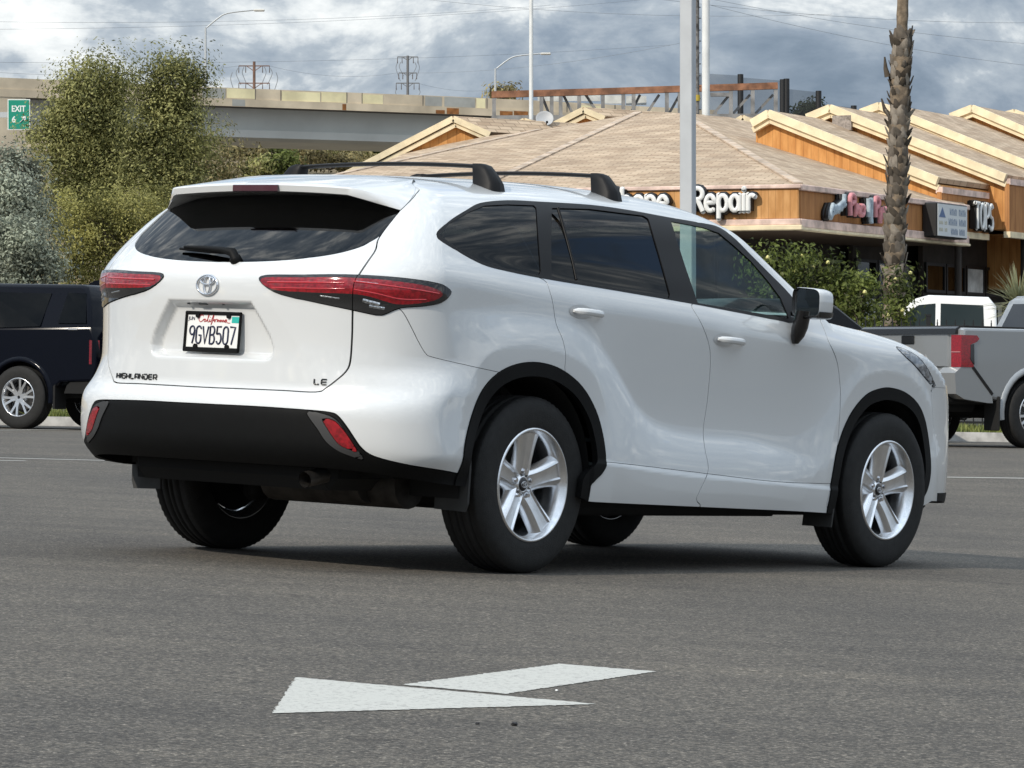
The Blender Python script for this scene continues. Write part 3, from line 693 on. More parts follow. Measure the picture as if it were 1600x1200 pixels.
def build_suv():
    c=cut_panels(.010)
    root=empty('suv',matrix=CAR_M)
    tag(root,'white three-row SUV with roof crossbars, parked on the open asphalt behind the painted arrow','suv')
    def panel(name,key,m,side,lip=.012,off=0.,parent=root):
        V,N,T=c.extract(key,None if side=='R' else 'L' if side=='L' else 'both',off)
        if lip: V,N,T=with_lip(V,N,T,lip)
        return link(name,np_mesh(name,V,T,m,N),parent)
    body=panel('body_shell','body',M_PAINT,'both')
    # dark inner skin behind every opaque panel (seen in the shut lines)
    Vs=[];Ts=[];n=0
    for k in ('body','gate','bumper','lower_bumper','reflsur','refl','rdoor','fdoor','rdoor_sill','fdoor_sill','gap','clad_r','clad_f','lamp','lamp_in','lamp_red','lamp_red_in','lamp_low','lamp_low_in','headl','hood','front_bumper','grille','front_lip'):
        if k not in c.parts or not len(c.parts[k]): continue
        V,N,T=c.extract(k,'both',-.013); Vs.append(V);Ts.append(T+n); n+=len(V)
    link('inner_shell',np_mesh('inner_shell',np.vstack(Vs),np.vstack(Ts),M_LINER),root)
    gate=panel('liftgate','gate',M_PAINT,'both')
    panel('rear_window','rwin',M_TINTR,'both',0,-.004,gate)
    panel('rear_bumper','bumper',M_PAINT,'both')
    lb=panel('lower_bumper','lower_bumper',M_DARKPL,'both',.012)
    for s in 'RL':
        panel('reflector_surround','reflsur',M_SURR,s,.01,.004,lb); panel('rear_reflector','refl',M_RED,s,.01,.006,lb)
    for s in 'RL':
        for key,nm in (('rdoor','rear_door'),('fdoor','front_door')):
            d=panel(nm,key,M_PAINT,s)
            panel('sill_trim',key+'_sill',M_PAINT,s,.01,0,d)
            g='glass_r' if key=='rdoor' else 'glass_f'
            panel('window',g,M_TINT if key=='rdoor' else M_GLASS,s,0,-.004,d)
            hx,hz,hw=(.335,1.133,.0) if key=='rdoor' else (1.44,1.056,.0)
            handle(c,d,hx,hz,s)
        panel('window_trim','trim',M_TRIM,s,.006,.001); panel('quarter_window','glass_q',M_TINT,s,0,-.003)
        panel('arch_cladding','clad_r',M_DARKPL,s,.03,.006); panel('arch_cladding','clad_f',M_DARKPL,s,.03,.006)
        for suffix,nm in (('','tail_lamp'),('_in','gate_tail_lamp')):
            L=panel(nm,'lamp'+suffix,M_SMOKE,s,.014,.006)
            panel('red_lens','lamp_red'+suffix,M_RED,s,0,.0055,L); panel('clear_lens','lamp_low'+suffix,M_SMOKE,s,0,.0055,L)
        panel('headlight','headl',mat('headlight_lens',(.25,.27,.30),.06,.3,1.,var=.6,vscale=30),s,.012,.002)
    panel('windscreen','windscreen',M_WS,'both',0,-.002); panel('hood','hood',M_PAINT,'both'); panel('front_bumper','front_bumper',M_PAINT,'both'); panel('grille','grille',M_GLOSSBLK,'both',0,-.01); panel('front_lip','front_lip',M_DARKPL,'both',.01,.004)
    lamp_guides(c,root)
    surf=lambda x,w0,w1,z:[(x,w,z) for w in (w0,w1)]
    # ---------------- window dividers on the rear doors
    for s in (-1,1):
        P=[]
        for px,pz in ((.335,1.590),(.330,1.52),(.322,1.44),(.313,1.35),(.305,1.275)):
            w=float(Wside(np.array([px]),np.array([pz]))[0]); P.append((px,s*(w-.004),pz))
        MB().tube(P,.007,6).build('window_divider',M_TRIM,root)
    # ---------------- wheels
    wm=make_wheel_meshes()
    for x,nm in ((0.,'rear'),(2.85,'front')):
        for sgn in (-1,1):
            w=put_wheel(wm,root,(x,sgn*.832,.381),sgn>0,.02 if x==0 else .05)
    # ---------------- wheel wells, underbody, axle, exhaust, flaps
    for x in (0.,2.85):
        for s in (-1,1):
            P=[]
            for k in range(25):
                a=-.18+(pi+.36)*k/24; P.append([(x-.03+(.455)*cos(a),s*w,.40+.455*sin(a)) for w in (.60,.70,.80,.90,.925)])
            mb=MB(); mb.grid(P)
            n=len(P); mb.add([p[0] for p in P],[tuple(range(n))]); mb.build('wheel_well',M_LINER,root)
    u=MB(); u.box((1.40,0,.30),(2.75,1.62,.10),None,.03); u.box((1.4,.62,.262),(1.75,.14,.05),None,.02); u.box((1.4,-.62,.262),(1.75,.14,.05),None,.02)
    u.box((-.42,0,.40),(.95,1.15,.14),None,.05); u.box((3.35,0,.30),(.75,1.3,.08),None,.03)
    u.build('underbody',M_LINER,root)
    a=MB(); a.tube([(.02,-.70,.34),(.05,-.35,.30),(.05,.35,.30),(.02,.70,.34)],.045,8); a.tube([(.12,-.68,.30),(.30,-.45,.27),(.35,.45,.27),(.12,.68,.30)],.03,6)
    a.box((-.02,-.62,.30),(.12,.10,.14),None,.03); a.box((-.02,.62,.30),(.12,.10,.14),None,.03); a.tube([(-.10,-.55,.26),(-.10,-.55,.60)],.035,8); a.tube([(-.10,.55,.26),(-.10,.55,.60)],.035,8)
    a.build('rear_axle',M_LINER,root)
    e=MB(); e.tube([(-.55,-.30,.36),(-.55,-.50,.36)],.085,14)
    e.tube([(-.48,-.66,.36),(-.48,.10,.36)],[.10,.10],16)
    e.build('muffler',mat('muffler_dark',(.05,.046,.042),.6,.6,var=.4,vscale=12),root)
    t=MB(); t.tube([(-.50,-.50,.375),(-.70,-.515,.385),(-.88,-.52,.392),(-.99,-.52,.372)],[.030,.032,.034,.034],16,False); t.tube([(-.988,-.52,.372),(-.93,-.52,.383),(-.85,-.52,.39)],.030,16,False)
    t.build('exhaust_tip',M_STEEL,root)
    for x,s in ((-.465,-1),(-.465,1),(2.36,-1),(2.36,1)):
        f=MB(); poly=[(.79,.27),(.955,.265),(.968,.30),(.972,.44),(.968,.55),(.945,.62),(.90,.62),(.80,.5)] if x<0 else [(.78,.20),(.945,.20),(.955,.30),(.955,.42),(.80,.42)]
        f.prism([(s*p,q) for p,q in poly],x-.006,x+.006,'yz'); f.build('mud_flap',M_FLAP,root)
    # ---------------- spoiler
    spoiler(root,c)
    # ---------------- emblem, badges, plate, wiper
    def gate_pt(w,z,off=0.): 
        x=float(Xrear(np.array([w]),np.array([z]))[0]); return Vector((x-off,-w,z))      # w>0 is the right side
    em=MB()
    for rx,rz,ow,oz,th in ((.058,.041,0,0,.0048),(.036,.0165,0,.0175,.0042),(.0175,.039,0,0,.0042)):
        P=[]
        for k in range(33):
            t=2*pi*k/32; p=gate_pt(ow+rx*cos(t),1.164+oz+rz*sin(t),.008); P.append(p)
        em.tube(P,th,8,False)
    em.build('emblem',M_CHROME,gate)
    badge('HIGHLANDER',-.578,.757,.0205,gate_pt,gate); badge('LE',.555,.768,.0215,gate_pt,gate)
    plate(gate_pt,root)
    # garnish with the gate switch and plate lamps, tucked under the lip of the recess
    g=MB()
    g.box((-1.033,0,1.092),(.024,.40,.012),None,.004); g.box((-1.040,.045,1.087),(.02,.055,.014),None,.005); g.box((-1.038,-.07,1.0875),(.018,.012,.012)); g.box((-1.038,.13,1.0875),(.018,.012,.012))
    g.build('gate_garnish',M_GLOSSBLK,root)
    wiper(root)
    # ---------------- roof crossbars
    for x0 in (.07,.93): crossbar(root,x0)
    MB().prism([(-.34,0),(-.16,0),(-.175,.022),(-.27,.062),(-.30,.066),(-.33,.02)],-.022,.022,'xz',Matrix.Translation((.0,0,1.685))).build('antenna_fin',M_PAINT,root) if False else None
    # ---------------- mirrors
    for s in (-1,1): door_mirror(root,s)
    interior(root)
    return root,c

def handle(c,door,x,z,s):
    sg=-1 if s=='R' else 1
    def P(dx,dz,off): 
        w=float(Wside(np.array([x+dx]),np.array([z+dz]))[0]); return (x+dx,sg*(w+off),z+dz)
    m=MB(); sec=[]
    n=15
    for i in range(n):
        t=-1+2*i/(n-1); dx=t*.105; off=.040*(1-abs(t)**3.2)+.004; hh=.0165*(1-.25*abs(t)**4)
        if abs(t)>.98: hh*=.5
        ring=[]
        for k in range(10):
            a=2*pi*k/10; ring.append(P(dx,hh*sin(a)+.012*t*-.4,off+.010*cos(a)))
        sec.append(ring+[ring[0]])
    m.grid(sec); m.add([p for p in sec[0][:-1]],[tuple(range(10))]); m.add([p for p in sec[-1][:-1]],[tuple(range(10))])
    m.build('handle',M_PAINT,door)
    cup=MB(); rows=[]
    for i in range(7):
        t=i/6; rows.append([P(-.045+.085*cos(2*pi*k/18)*t,.004+.030*sin(2*pi*k/18)*t,.0022) for k in range(19)])
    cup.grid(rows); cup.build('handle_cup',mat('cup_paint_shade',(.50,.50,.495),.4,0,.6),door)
def lamp_guides(c,root):
    """bright strips and the clear indicator pieces inside the tail lamps"""
    def along(pts,off):
        out=[]
        for p in catmull(pts,6):
            h=c.hit(p,CAM_CAR)
            if h is None: continue
            q=h[2:5]; nn=normals_of(q[None])[0]; q=q+nn*off; out.append(q)
        return out
    strips=[([(418,441),(470,441.5),(538,442)],.0042),([(552,440),(600,446),(650,453),(684,459)],.004),([(552,452),(590,459),(625,467),(664,468)],.0032),([(425,449.5),(480,450.5),(538,451)],.003)]
    M_GUIDE=mat('bright_red_guide',(.45,.012,.02),.15,0,1.)
    for s in (1,-1):
        for pts,r in strips:
            P=[(q[0],-s*q[1],q[2]) for q in along(pts,.0045)]
            MB().tube(P,r,6).build('light_guide',M_GUIDE,root)
        for (a,b,r) in (((566,469),(592,476),.011),((576,478),(600,482),.008),((500,462),(530,466),.006),((556,440),(590,444),.006)):
            P=[(q[0],-s*q[1],q[2]) for q in along([a,((a[0]+b[0])/2,(a[1]+b[1])/2),b],.0005)]
            MB().tube(P,r,8).build('bulb_reflector',M_CLEAR,root)
def spoiler(root,cc):
    # half sections from the centre outwards: front edge on the roof, trailing top edge, trailing bottom edge, root on the glass
    def roof(x,w): return float(Ztop(np.array([x]),np.array([w]))[0])
    T=[]; ws=[0,.06,.112,.135,.17,.25,.35,.43,.49,.515]
    for w in ws:
        xe=-.797+.08*w*w+ (0 if w<.50 else ((w-.50)/.175)**1.3*.17)
        ze=1.611-.015*(w/.5)**2
        if w<.12: ze-=.0; 
        zb=ze-.034 if w<.50 else ze-.034-.055*((w-.50)/.175)
        if w>.5: ze-=.012*((w-.5)/.175)
        xr=-.610+.16*w*w+.12*w**4; zr=1.572-.03*(w/.6)**3
        xf=-.36+.0*w; 
        top=[]
        for t in (0,.25,.5,.75,.9):
            x=xf+(xe-xf)*t; zz=roof(max(x,-.62),w)+.004
            za=roof(xf,w)+.002; z=zz*(1-t**2)+ (ze)*t**2 if t>0 else za-.002
            top.append((x,w,z))
        top+= [(xe+.004,w,ze+.0005),(xe-.001,w,ze-.006),(xe+.006,w,zb+.003),(xe+.014,w,zb),(xe*.55+xr*.45,w,zb*.6+zr*.4+.004),(xr,w,zr)]
        T.append(top)
    end=[]
    for p in ((642,286.5),(648,294),(646,304),(640,313),(633,321),(628,326),(626,327.5),(625,328.5),(624.5,329),(624,329.5),(622,330)):
        h=cc.hit(p,CAM_CAR)[2:5]; nn=normals_of(h[None])[0]; h=h+nn*.0035; end.append(np.array(h))
    last=np.array(T[-1])
    for t in (.25,.5,.75,1.0):
        tt=t; T.append([tuple(last[i]*(1-tt)+end[i]*tt+np.array([0,0,.012*sin(pi*tt)*(1 if i<6 else 0)])) for i in range(len(last))])
    m=MB(); full=[[(x,-w,z) for x,w,z in r] for r in T[::-1]]+[[(x,w,z) for x,w,z in r] for r in T[1:]]
    m.grid(full)
    for r in (full[0],full[-1]): m.add(r,[tuple(range(len(r)))])
    o=m.build('spoiler',M_PAINT,root)
    try: o.data.set_sharp_from_angle(angle=math.radians(38))
    except Exception: pass
    b=MB(); xe=-.797
    P=[]
    for i in range(11):
        w=-.128+.256*i/10; x=xe+.08*w*w; k=1-(abs(w)/.128)**8*.5
        P.append([(x-.004,w,1.606),(x-.010,w,1.604),(x-.010,w,1.579),(x-.004,w,1.576)])
    b.grid(P,False); b.add(P[0],[(0,1,2,3)]); b.add(P[-1],[(0,1,2,3)])
    b.build('high_brake_light',M_BRAKE,root)
def badge(txt,w0,z0,h,gp,parent):
    m=MB(); x=w0
    for ch in txt:
        cw=.2 if ch=='I' else 1.16
        for path in GB[ch]:
            m.tube([gp(x+px*h,z0+pz*h,.003) for px,pz in path],.0030,6)
        x+=(cw+.34)*h
    m.build('badge',M_BADGE,parent)
def plate(gp,root):
    p=gp(0,.968,.016); n=Vector((-1,0,-.0)).normalized(); r=Vector((0,-1,0)); up=Vector((0,0,1))
    M=Matrix((r,up,n)).transposed().to_4x4(); M.translation=p
    pl=MB().box((0,0,0),(.300,.150,.002),None); o=pl.build('license_plate',M_PLATEW,root); o.matrix_local=M@Matrix.Rotation(math.radians(-3),4,'X')
    f=MB(); W,H=.322,.172
    def frame(b0,b1,c): pass
    for (cx,cy,dx,dy) in ((0,.079,W,.014),(0,-.076,W,.020),(-.1545,0,.013,H),(.1545,0,.013,H)): f.box((cx,cy,.004),(dx,dy,.012),None,.004)
    for (cx,cy) in ((-.088,.068),(.088,.068),(-.09,-.063),(.09,-.063)): f.tube([(cx,cy,.002),(cx,cy,.010)],.011,10)
    f.build('plate_frame',M_DARKPL,o)
    m=MB(); x=-.134
    for ch in '9GVB507':
        for path in GL[ch]: m.tube([(x+px*.068,-.052+pz*.076,.0022) for px,pz in path],.0042,6)
        x+=.0385
    m.build('plate_number',M_PLATEB,o)
    cal=[[(.95,.85),(.6,1.0),(.2,.7),(.15,.3),(.45,.05),(.8,.2),(1.0,.4),(1.3,.45),(1.45,.25),(1.25,.08),(1.1,.25),(1.3,.45),(1.5,.1),(1.75,.45),(2.0,1.0),(1.85,.9),(1.8,.15),(2.05,.1),(2.2,.45),(2.2,.1),(2.45,.2),(2.75,.9),(2.9,.95),(2.65,.1),(2.45,-.35),(2.6,.1),(2.95,.4),(3.2,.4),(3.15,.08),(2.95,.25),(3.3,.42),(3.6,.45),(3.55,.08),(3.85,.42),(3.9,.08),(4.15,.42),(4.2,.08),(4.45,.42),(4.5,.08),(4.75,.42),(4.8,.1),(5.1,.42),(5.3,.4),(5.1,.05),(5.0,.25),(5.3,.42),(5.4,.05),(6.0,.0)],[(2.2,.68),(2.25,.74)]]
    m=MB()
    for p in cal: m.tube([(-.088+(q[0])*.0305,.0395+q[1]*.031,.0022) for q in catmull(p,3)],.0017,5)
    m.build('plate_state',M_PLATER,o)
    t=link('month_sticker',text_mesh('month_sticker','JUN',M_PLATEB,.021,.0004,.0004),o,(-.125,.054,.002))
    MB().box((.124,.053,.0016),(.040,.026,.0016)).build('year_sticker',M_TEAL,o)
def wiper(root):
    def gw(w,z,off):
        x=float(Xrear(np.array([w]),np.array([z]))[0]); p=Vector((x,-w,z)); nn=normals_of(np.array([[x,w,z]]))[0]; return p+Vector((nn[0],-nn[1],nn[2]))*off
    m=MB(); m.tube([gw(.10,1.272,.006),gw(.085,1.285,.028),gw(.02,1.293,.030),gw(-.10,1.303,.026),gw(-.23,1.312,.02)],[.022,.020,.013,.011,.007],8)
    m.tube([gw(.10,1.272,-.004),gw(.10,1.272,.012),gw(.10,1.272,.022)],[.026,.026,.016],12)
    m.tube([gw(.05,1.290,.016),gw(-.05,1.298,.014),gw(-.15,1.306,.012),gw(-.265,1.312,.010)],[.006,.010,.010,.006],6)
    m.build('rear_wiper',M_DARKPL,root)
def crossbar(root,x0):
    def rz(x,w): return float(Ztop(np.array([x]),np.array([w]))[0])
    w1=.585; zr=rz(x0,w1); zb=zr+.096
    b=MB(); P=[]
    prof=[(.030*cos(t)*1.0,.0095*sin(t)) for t in [2*pi*k/14 for k in range(14)]]
    for i in range(21):
        w=-w1+.04+(2*w1-.08)*i/20; z=zb-.018*(w/w1)**2*1.0+.010
        P.append([(x0+a,w,z+c) for a,c in prof]+[(x0+prof[0][0],w,z+prof[0][1])])
    b.grid(P)
    o=b.build('roof_crossbar',mat('black_rack',(.007,.007,.008),.5,spec=.2),root)
    for s in (-1,1):
        f=MB(); rows=[]
        # foot: wide at the roof, leaning inwards to the bar
        for t in (0,.25,.5,.75,.92,1.0):
            z=zr-.012+(zb+.008-zr+.012)*t; wo=w1+.060-.085*t**1.5; wi=w1-.075-.02*t; xl=.060-.028*t**.8
            if t==1.0: wo-=.02; xl*=.8
            ring=[]
            for k in range(16):
                a=2*pi*k/16; ca=math.copysign(abs(cos(a))**.55,cos(a)); sa=math.copysign(abs(sin(a))**.55,sin(a))
                ww=(wo+wi)/2+(wo-wi)/2*ca; zz=z
                if t==0: zz=rz(x0,min(ww,.66))-.02
                ring.append((x0+xl*sa,s*ww,zz))
            rows.append(ring+[ring[0]])
        f.grid(rows); f.add(rows[-1][:-1],[tuple(range(16))])
        f.build('rack_foot',o.data.materials[0],o)
def door_mirror(root,s):
    # housing: rounded box, glass towards the rear
    C=Vector((1.985,s*1.012,1.262))
    H=MB(); rows=[]; n=28
    for i,(dx,k) in enumerate(((-.040,.97),(-.030,1.),(.0,1.02),(.045,1.01),(.080,.95),(.105,.78),(.118,.42),(.122,.10))):
        ring=[]
        for j in range(n):
            a=2*pi*j/n; e=.42; ca=math.copysign(abs(cos(a))**e,cos(a)); sa=math.copysign(abs(sin(a))**e,sin(a))
            ww=.093*ca*k; zz=.073*sa*k
            zz-=.012*(ca*.5+.5)*(1 if sa>0 else -.2)       # lower outer top edge
            ring.append((C.x+dx-.02*(ca),C.y+s*ww,C.z+zz))
        rows.append(ring+[ring[0]])
    H.grid(rows); H.add(rows[-1][:-1],[tuple(range(n))])
    o=H.build('door_mirror',M_PAINT,root)
    g=MB(); r2=[]
    for k,dx in ((.93,-.030),(.90,-.026)):
        ring=[]
        for j in range(n):
            a=2*pi*j/n; e=.42; ca=math.copysign(abs(cos(a))**e,cos(a)); sa=math.copysign(abs(sin(a))**e,sin(a))
            ring.append((C.x+dx-.02*ca,C.y+s*.093*ca*k,C.z+.073*sa*k-.012*(ca*.5+.5)*(1 if sa>0 else -.2)))
        r2.append(ring)
    g.add(r2[1],[tuple(range(n))]); g.build('mirror_glass',M_MIRROR,o)
    rim=MB(); rim.grid([r+[r[0]] for r in (rows[0][:-1],r2[0],r2[1])]); rim.build('mirror_rim',M_GLOSSBLK,o)
    # black lower half of the shell and the stalk down to the door
    lo=MB(); rr=[]
    for i,(dx,k) in enumerate(((-.043,1.0),(-.030,1.02),(.0,1.035),(.045,1.025),(.080,.965),(.105,.80))):
        ring=[]
        for j in range(15):
            a=pi+pi*j/14; e=.42; ca=math.copysign(abs(cos(a))**e,cos(a)); sa=-abs(sin(a))**e
            ring.append((C.x+dx-.02*ca,C.y+s*.094*ca*k,C.z-.045+(.033*sa)*k+.0))
        rr.append(ring)
    lo.grid(rr); lo.build('mirror_base_shell',M_GLOSSBLK,o)
    st=MB(); st.grid([[(1.975+.045*cos(a)*q,s*(w+.03*sin(a)*q),z) for a in [2*pi*k/12 for k in range(13)]] for (w,z,q) in ((.985,1.22,1.1),(.975,1.18,1.1),(.965,1.14,1.15),(.955,1.10,.95),(.945,1.065,.4))])
    st.build('mirror_stalk',M_GLOSSBLK,o)
def interior(root):
    S=MB()
    def seat(cx,cy,w):
        m=MB(); m.box((cx,cy,.66),(.50,w,.16),None,.05); M=Matrix.Translation((cx-.27,cy,.98))@Matrix.Rotation(math.radians(-14),4,'Y'); m.box((0,0,0),(.15,w*.95,.62),M,.05)
        return m
    for y in (-.38,.38):
        o=seat(1.42,y,.50).build('front_seat',M_SEAT,root)
        h=MB(); M=Matrix.Translation((1.07,y,1.37))@Matrix.Rotation(math.radians(-10),4,'Y'); h.box((0,0,0),(.10,.26,.17),M,.04); h.tube([(1.08,y-.05,1.24),(1.075,y-.05,1.32)],.007,6); h.tube([(1.08,y+.05,1.24),(1.075,y+.05,1.32)],.007,6); h.build('headrest',M_SEAT,o)
    o=seat(.45,0,1.30).build('rear_bench',M_SEAT,root)
    for y in (-.45,.45):
        h=MB(); h.box((.11,y,1.32),(.09,.26,.15),None,.04); h.build('headrest',M_SEAT,o)
    o=seat(-.35,0,1.15).build('third_row_bench',M_SEAT,root)
    d=MB(); d.prism([(2.05,.55),(2.08,1.02),(2.16,1.10),(2.45,1.14),(2.60,1.10),(2.60,.55)],-.70,.70,'xz'); d.build('dashboard',M_DASH,root)
    w=MB(); P=[]
    for k in range(29):
        a=2*pi*k/28; P.append((1.90+.07*sin(a)*-1,.38+.185*cos(a),1.06+.17*sin(a)))
    w.tube(P,.017,8,False); w.box((1.92,.38,1.05),(.05,.13,.10),None,.02); w.bar((1.92,.20,1.06),(1.92,.56,1.06),.03,.03); w.tube([(1.92,.38,1.04),(2.2,.38,.95)],.03,8); w.build('steering_wheel',M_DASH,root)
    f=MB(); f.box((.9,0,.42),(3.2,1.5,.06)); f.box((-.66,0,.60),(.4,1.1,.34),None,.02); f.build('cabin_floor',M_LINER,root)
    hl=MB(); P=[]
    for x in np.linspace(-.45,1.66,14):
        P.append([(x,w,float(Ztop(np.array([x]),np.array([abs(w)]))[0])-.03) for w in np.linspace(-.56,.56,9)])
    hl.grid(P); hl.build('headliner',mat('headliner',(.16,.16,.155),.9),root)
    for s in (-1,1):
        m=MB(); m.box((1.45,s*.855,.85),(1.75,.03,.56),None,.01); m.build('door_card',M_DASH,root)
    mm=MB(); mm.box((1.93,0,1.50),(.03,.24,.07),None,.02); mm.tube([(1.95,0,1.53),(1.99,0,1.60)],.008,6); mm.build('rearview_mirror',M_GLOSSBLK,root)
# ================================================================ ground, markings, kerb, grass
def asphalt_mat():
    m=bpy.data.materials.new('asphalt'); m.use_nodes=True; nt=m.node_tree; nd=nt.nodes.new; lk=nt.links.new; b=nt.nodes['Principled BSDF']
    tc=nd('ShaderNodeTexCoord')
    def noise(s,d=4,sx=1,sy=1,rough=.5):
        mp=nd('ShaderNodeMapping'); mp.inputs['Scale'].default_value=(sx,sy,1); lk(tc.outputs['Object'],mp.inputs[0])
        n=nd('ShaderNodeTexNoise'); n.inputs['Scale'].default_value=s; n.inputs['Detail'].default_value=d; n.inputs['Roughness'].default_value=rough; lk(mp.outputs[0],n.inputs[0]); return n.outputs['Fac']
    def ramp(v,p):
        r=nd('ShaderNodeValToRGB'); lk(v,r.inputs[0]); e=r.color_ramp.elements
        while len(e)<len(p): e.new(.5)
        for q,(a,c) in zip(e,p): q.position=a; q.color=(*c,1)
        return r.outputs[0]
    def mix(f,a,c,mode='MIX'):
        x=nd('ShaderNodeMix'); x.data_type='RGBA'; x.blend_type=mode
        if isinstance(f,float): x.inputs['Factor'].default_value=f
        else: lk(f,x.inputs['Factor'])
        for i,v in ((6,a),(7,c)):
            if isinstance(v,tuple): x.inputs[i].default_value=(*v,1)
            else: lk(v,x.inputs[i])
        return x.outputs[2]
    stone=ramp(noise(110,3,1,1,.7),[(.28,(.029,.026,.023)),(.46,(.083,.0755,.066)),(.58,(.128,.117,.103)),(.70,(.34,.315,.275))])
    vor=nd('ShaderNodeTexVoronoi'); vor.inputs['Scale'].default_value=75; lk(tc.outputs['Object'],vor.inputs['Vector'])
    chips=ramp(vor.outputs['Color'],[(.0,(.45,.45,.45)),(.35,(.85,.85,.85)),(.65,(1.1,1.08,1.05)),(1.,(1.9,1.85,1.75))])
    base=mix(1.,stone,chips,'MULTIPLY')
    blot=ramp(noise(.55,5,1,.5),[(.33,(.80,.80,.81)),(.52,(1.,.99,.97)),(.68,(1.14,1.12,1.08))]); base=mix(1.,base,blot,'MULTIPLY')
    tracks=ramp(noise(1.1,4,.16,2.2),[(.36,(.86,.86,.87)),(.55,(1,1,1)),(.7,(1.08,1.07,1.05))]); base=mix(1.,base,tracks,'MULTIPLY')
    spots=ramp(noise(2.3,2),[(.24,(.55,.55,.56)),(.30,(1,1,1))]); base=mix(.7,base,spots,'MULTIPLY')
    lk(base,b.inputs['Base Color']); b.inputs['Roughness'].default_value=.86; b.inputs['Specular IOR Level'].default_value=.35
    bp=nd('ShaderNodeBump'); bp.inputs['Strength'].default_value=.55; bp.inputs['Distance'].default_value=.006; lk(noise(130,3,1,1,.7),bp.inputs['Height']); lk(bp.outputs[0],b.inputs['Normal'])
    return m
def sheet(name,xs,ys,m,dz=0.,kind='structure'):
    V=[]; n=len(xs)
    for y in ys:
        for x in xs: V.append((x,y,ground_z(x,y)+dz))
    F=[(j*n+i,j*n+i+1,(j+1)*n+i+1,(j+1)*n+i) for j in range(len(ys)-1) for i in range(n-1)]
    o=link(name,np_mesh(name,V,F,m)); o['kind']=kind; return o
def frange(a,b,s): return [a+(b-a)*i/max(1,int(round((b-a)/s))) for i in range(int(round((b-a)/s))+1)]
M_ASPH=asphalt_mat()
xs=[-900,-500,-300,-180,-110,-70,-50,-38,-30]+frange(-25,25,1.)+[30,38,50,70,110,180,300,500,900]
ys=[-60,-20,0]+frange(4,60,1.)+[66,74,82,90,100,112,130,170,240,400,800,1600,4000]
sheet('ground',xs,ys,M_ASPH)
def paint_mat(name,col,wear=.45):
    m=mat(name,col,.75); nt=m.node_tree; nd=nt.nodes.new; tc=nd('ShaderNodeTexCoord'); n=nd('ShaderNodeTexNoise'); n.inputs['Scale'].default_value=55; n.inputs['Detail'].default_value=6; n.inputs['Roughness'].default_value=.75
    nt.links.new(tc.outputs['Object'],n.inputs[0]); r=nd('ShaderNodeValToRGB'); e=r.color_ramp.elements
    e[0].position=.34; e[0].color=(.20,.19,.18,1); e[1].position=.47; e[1].color=(*col,1); nt.links.new(n.outputs['Fac'],r.inputs[0]); nt.links.new(r.outputs[0],nt.nodes['Principled BSDF'].inputs['Base Color']); return m
M_PAINTW=paint_mat('road_paint_white',(.50,.495,.455))
def ground_poly(name,pts,m,dz=.0026):
    P=[on_ground(*p) for p in pts]; Q=[]
    for a,b in zip(P,P[1:]+P[:1]):
        k=max(2,int((b-a).length/.012)); Q+=[a+(b-a)*(i/k)+Vector((random.gauss(0,.0022),random.gauss(0,.0035),0)) for i in range(k)]
    v=[(p.x,p.y,ground_z(p.x,p.y)+dz-.0008) for p in Q]
    me=bpy.data.meshes.new(name); me.from_pydata(v,[],[tuple(range(len(v)))]); me.materials.append(m); return me
ar=empty('road_arrow',tuple(on_ground(700,1080))); tag(ar,'white painted road arrow with split head on the asphalt in front of the white SUV','road marking')
bpy.context.view_layer.update()
for nm,pts in (('arrow_head',[(425.6,1115.5),(934,1101),(462,1059)]),('arrow_stem',[(629,1070.5),(790,1085),(1025,1050),(874,1038)])):
    me=ground_poly(nm,pts,M_PAINTW); me.transform(Matrix.Translation(-ar.location)); link(nm,me,ar)
def ground_line(name,p0,p1,w,label):
    a,b=on_ground(*p0),on_ground(*p1); d=(b-a); d.z=0; L=d.length; d/=L; n=Vector((-d.y,d.x,0)); v=[]; f=[]
    k=max(2,int(L/.5))
    for i in range(k+1):
        c=a+d*L*i/k
        for s in(-.5,.5): q=c+n*w*s; v.append((q.x,q.y,ground_z(q.x,q.y)+.0035))
    f=[(2*i,2*i+2,2*i+3,2*i+1) for i in range(k)]
    o=link(name,np_mesh(name,v,f,M_PAINTW)); tag(o,label,'road marking'); return o
ground_line('bay_line',(-260,709),(1900,751.5),.10,'long thin white bay line running across the lot behind the white SUV')
ground_line('bay_line',(-200,675),(175,670.5),.10,'short white bay line at the tyre of the navy SUV')
ground_line('bay_line',(-120,718),(40,720.5),.08,'faint worn white line beside the long bay line, under the navy SUV end')
# pebbles on the asphalt
M_PEB=mat('dark_pebble',(.02,.02,.022),.7)
for px,py,s in ((746,1132,.005),(804,1134,.0075),(870,1080,.004)):
    p=on_ground(px,py); bm=bmesh.new(); bmesh.ops.create_icosphere(bm,subdivisions=2,radius=s)
    for v in bm.verts: v.co*=1+random.uniform(-.25,.25); v.co.z*=.7
    me=bpy.data.meshes.new('pebble'); bm.to_mesh(me); bm.free(); me.materials.append(M_PEB if px!=870 else M_PLATEW)
    o=link('pebble',me,None,(p.x,p.y,ground_z(p.x,p.y)+s*.5)); tag(o,('tiny dark stone lying in front of the painted arrow' if px==804 else 'tinier dark stone beside the larger one before the painted arrow') if px!=870 else 'tiny white chip beside the painted arrow','stone','loose stones by the arrow' if px!=870 else None)
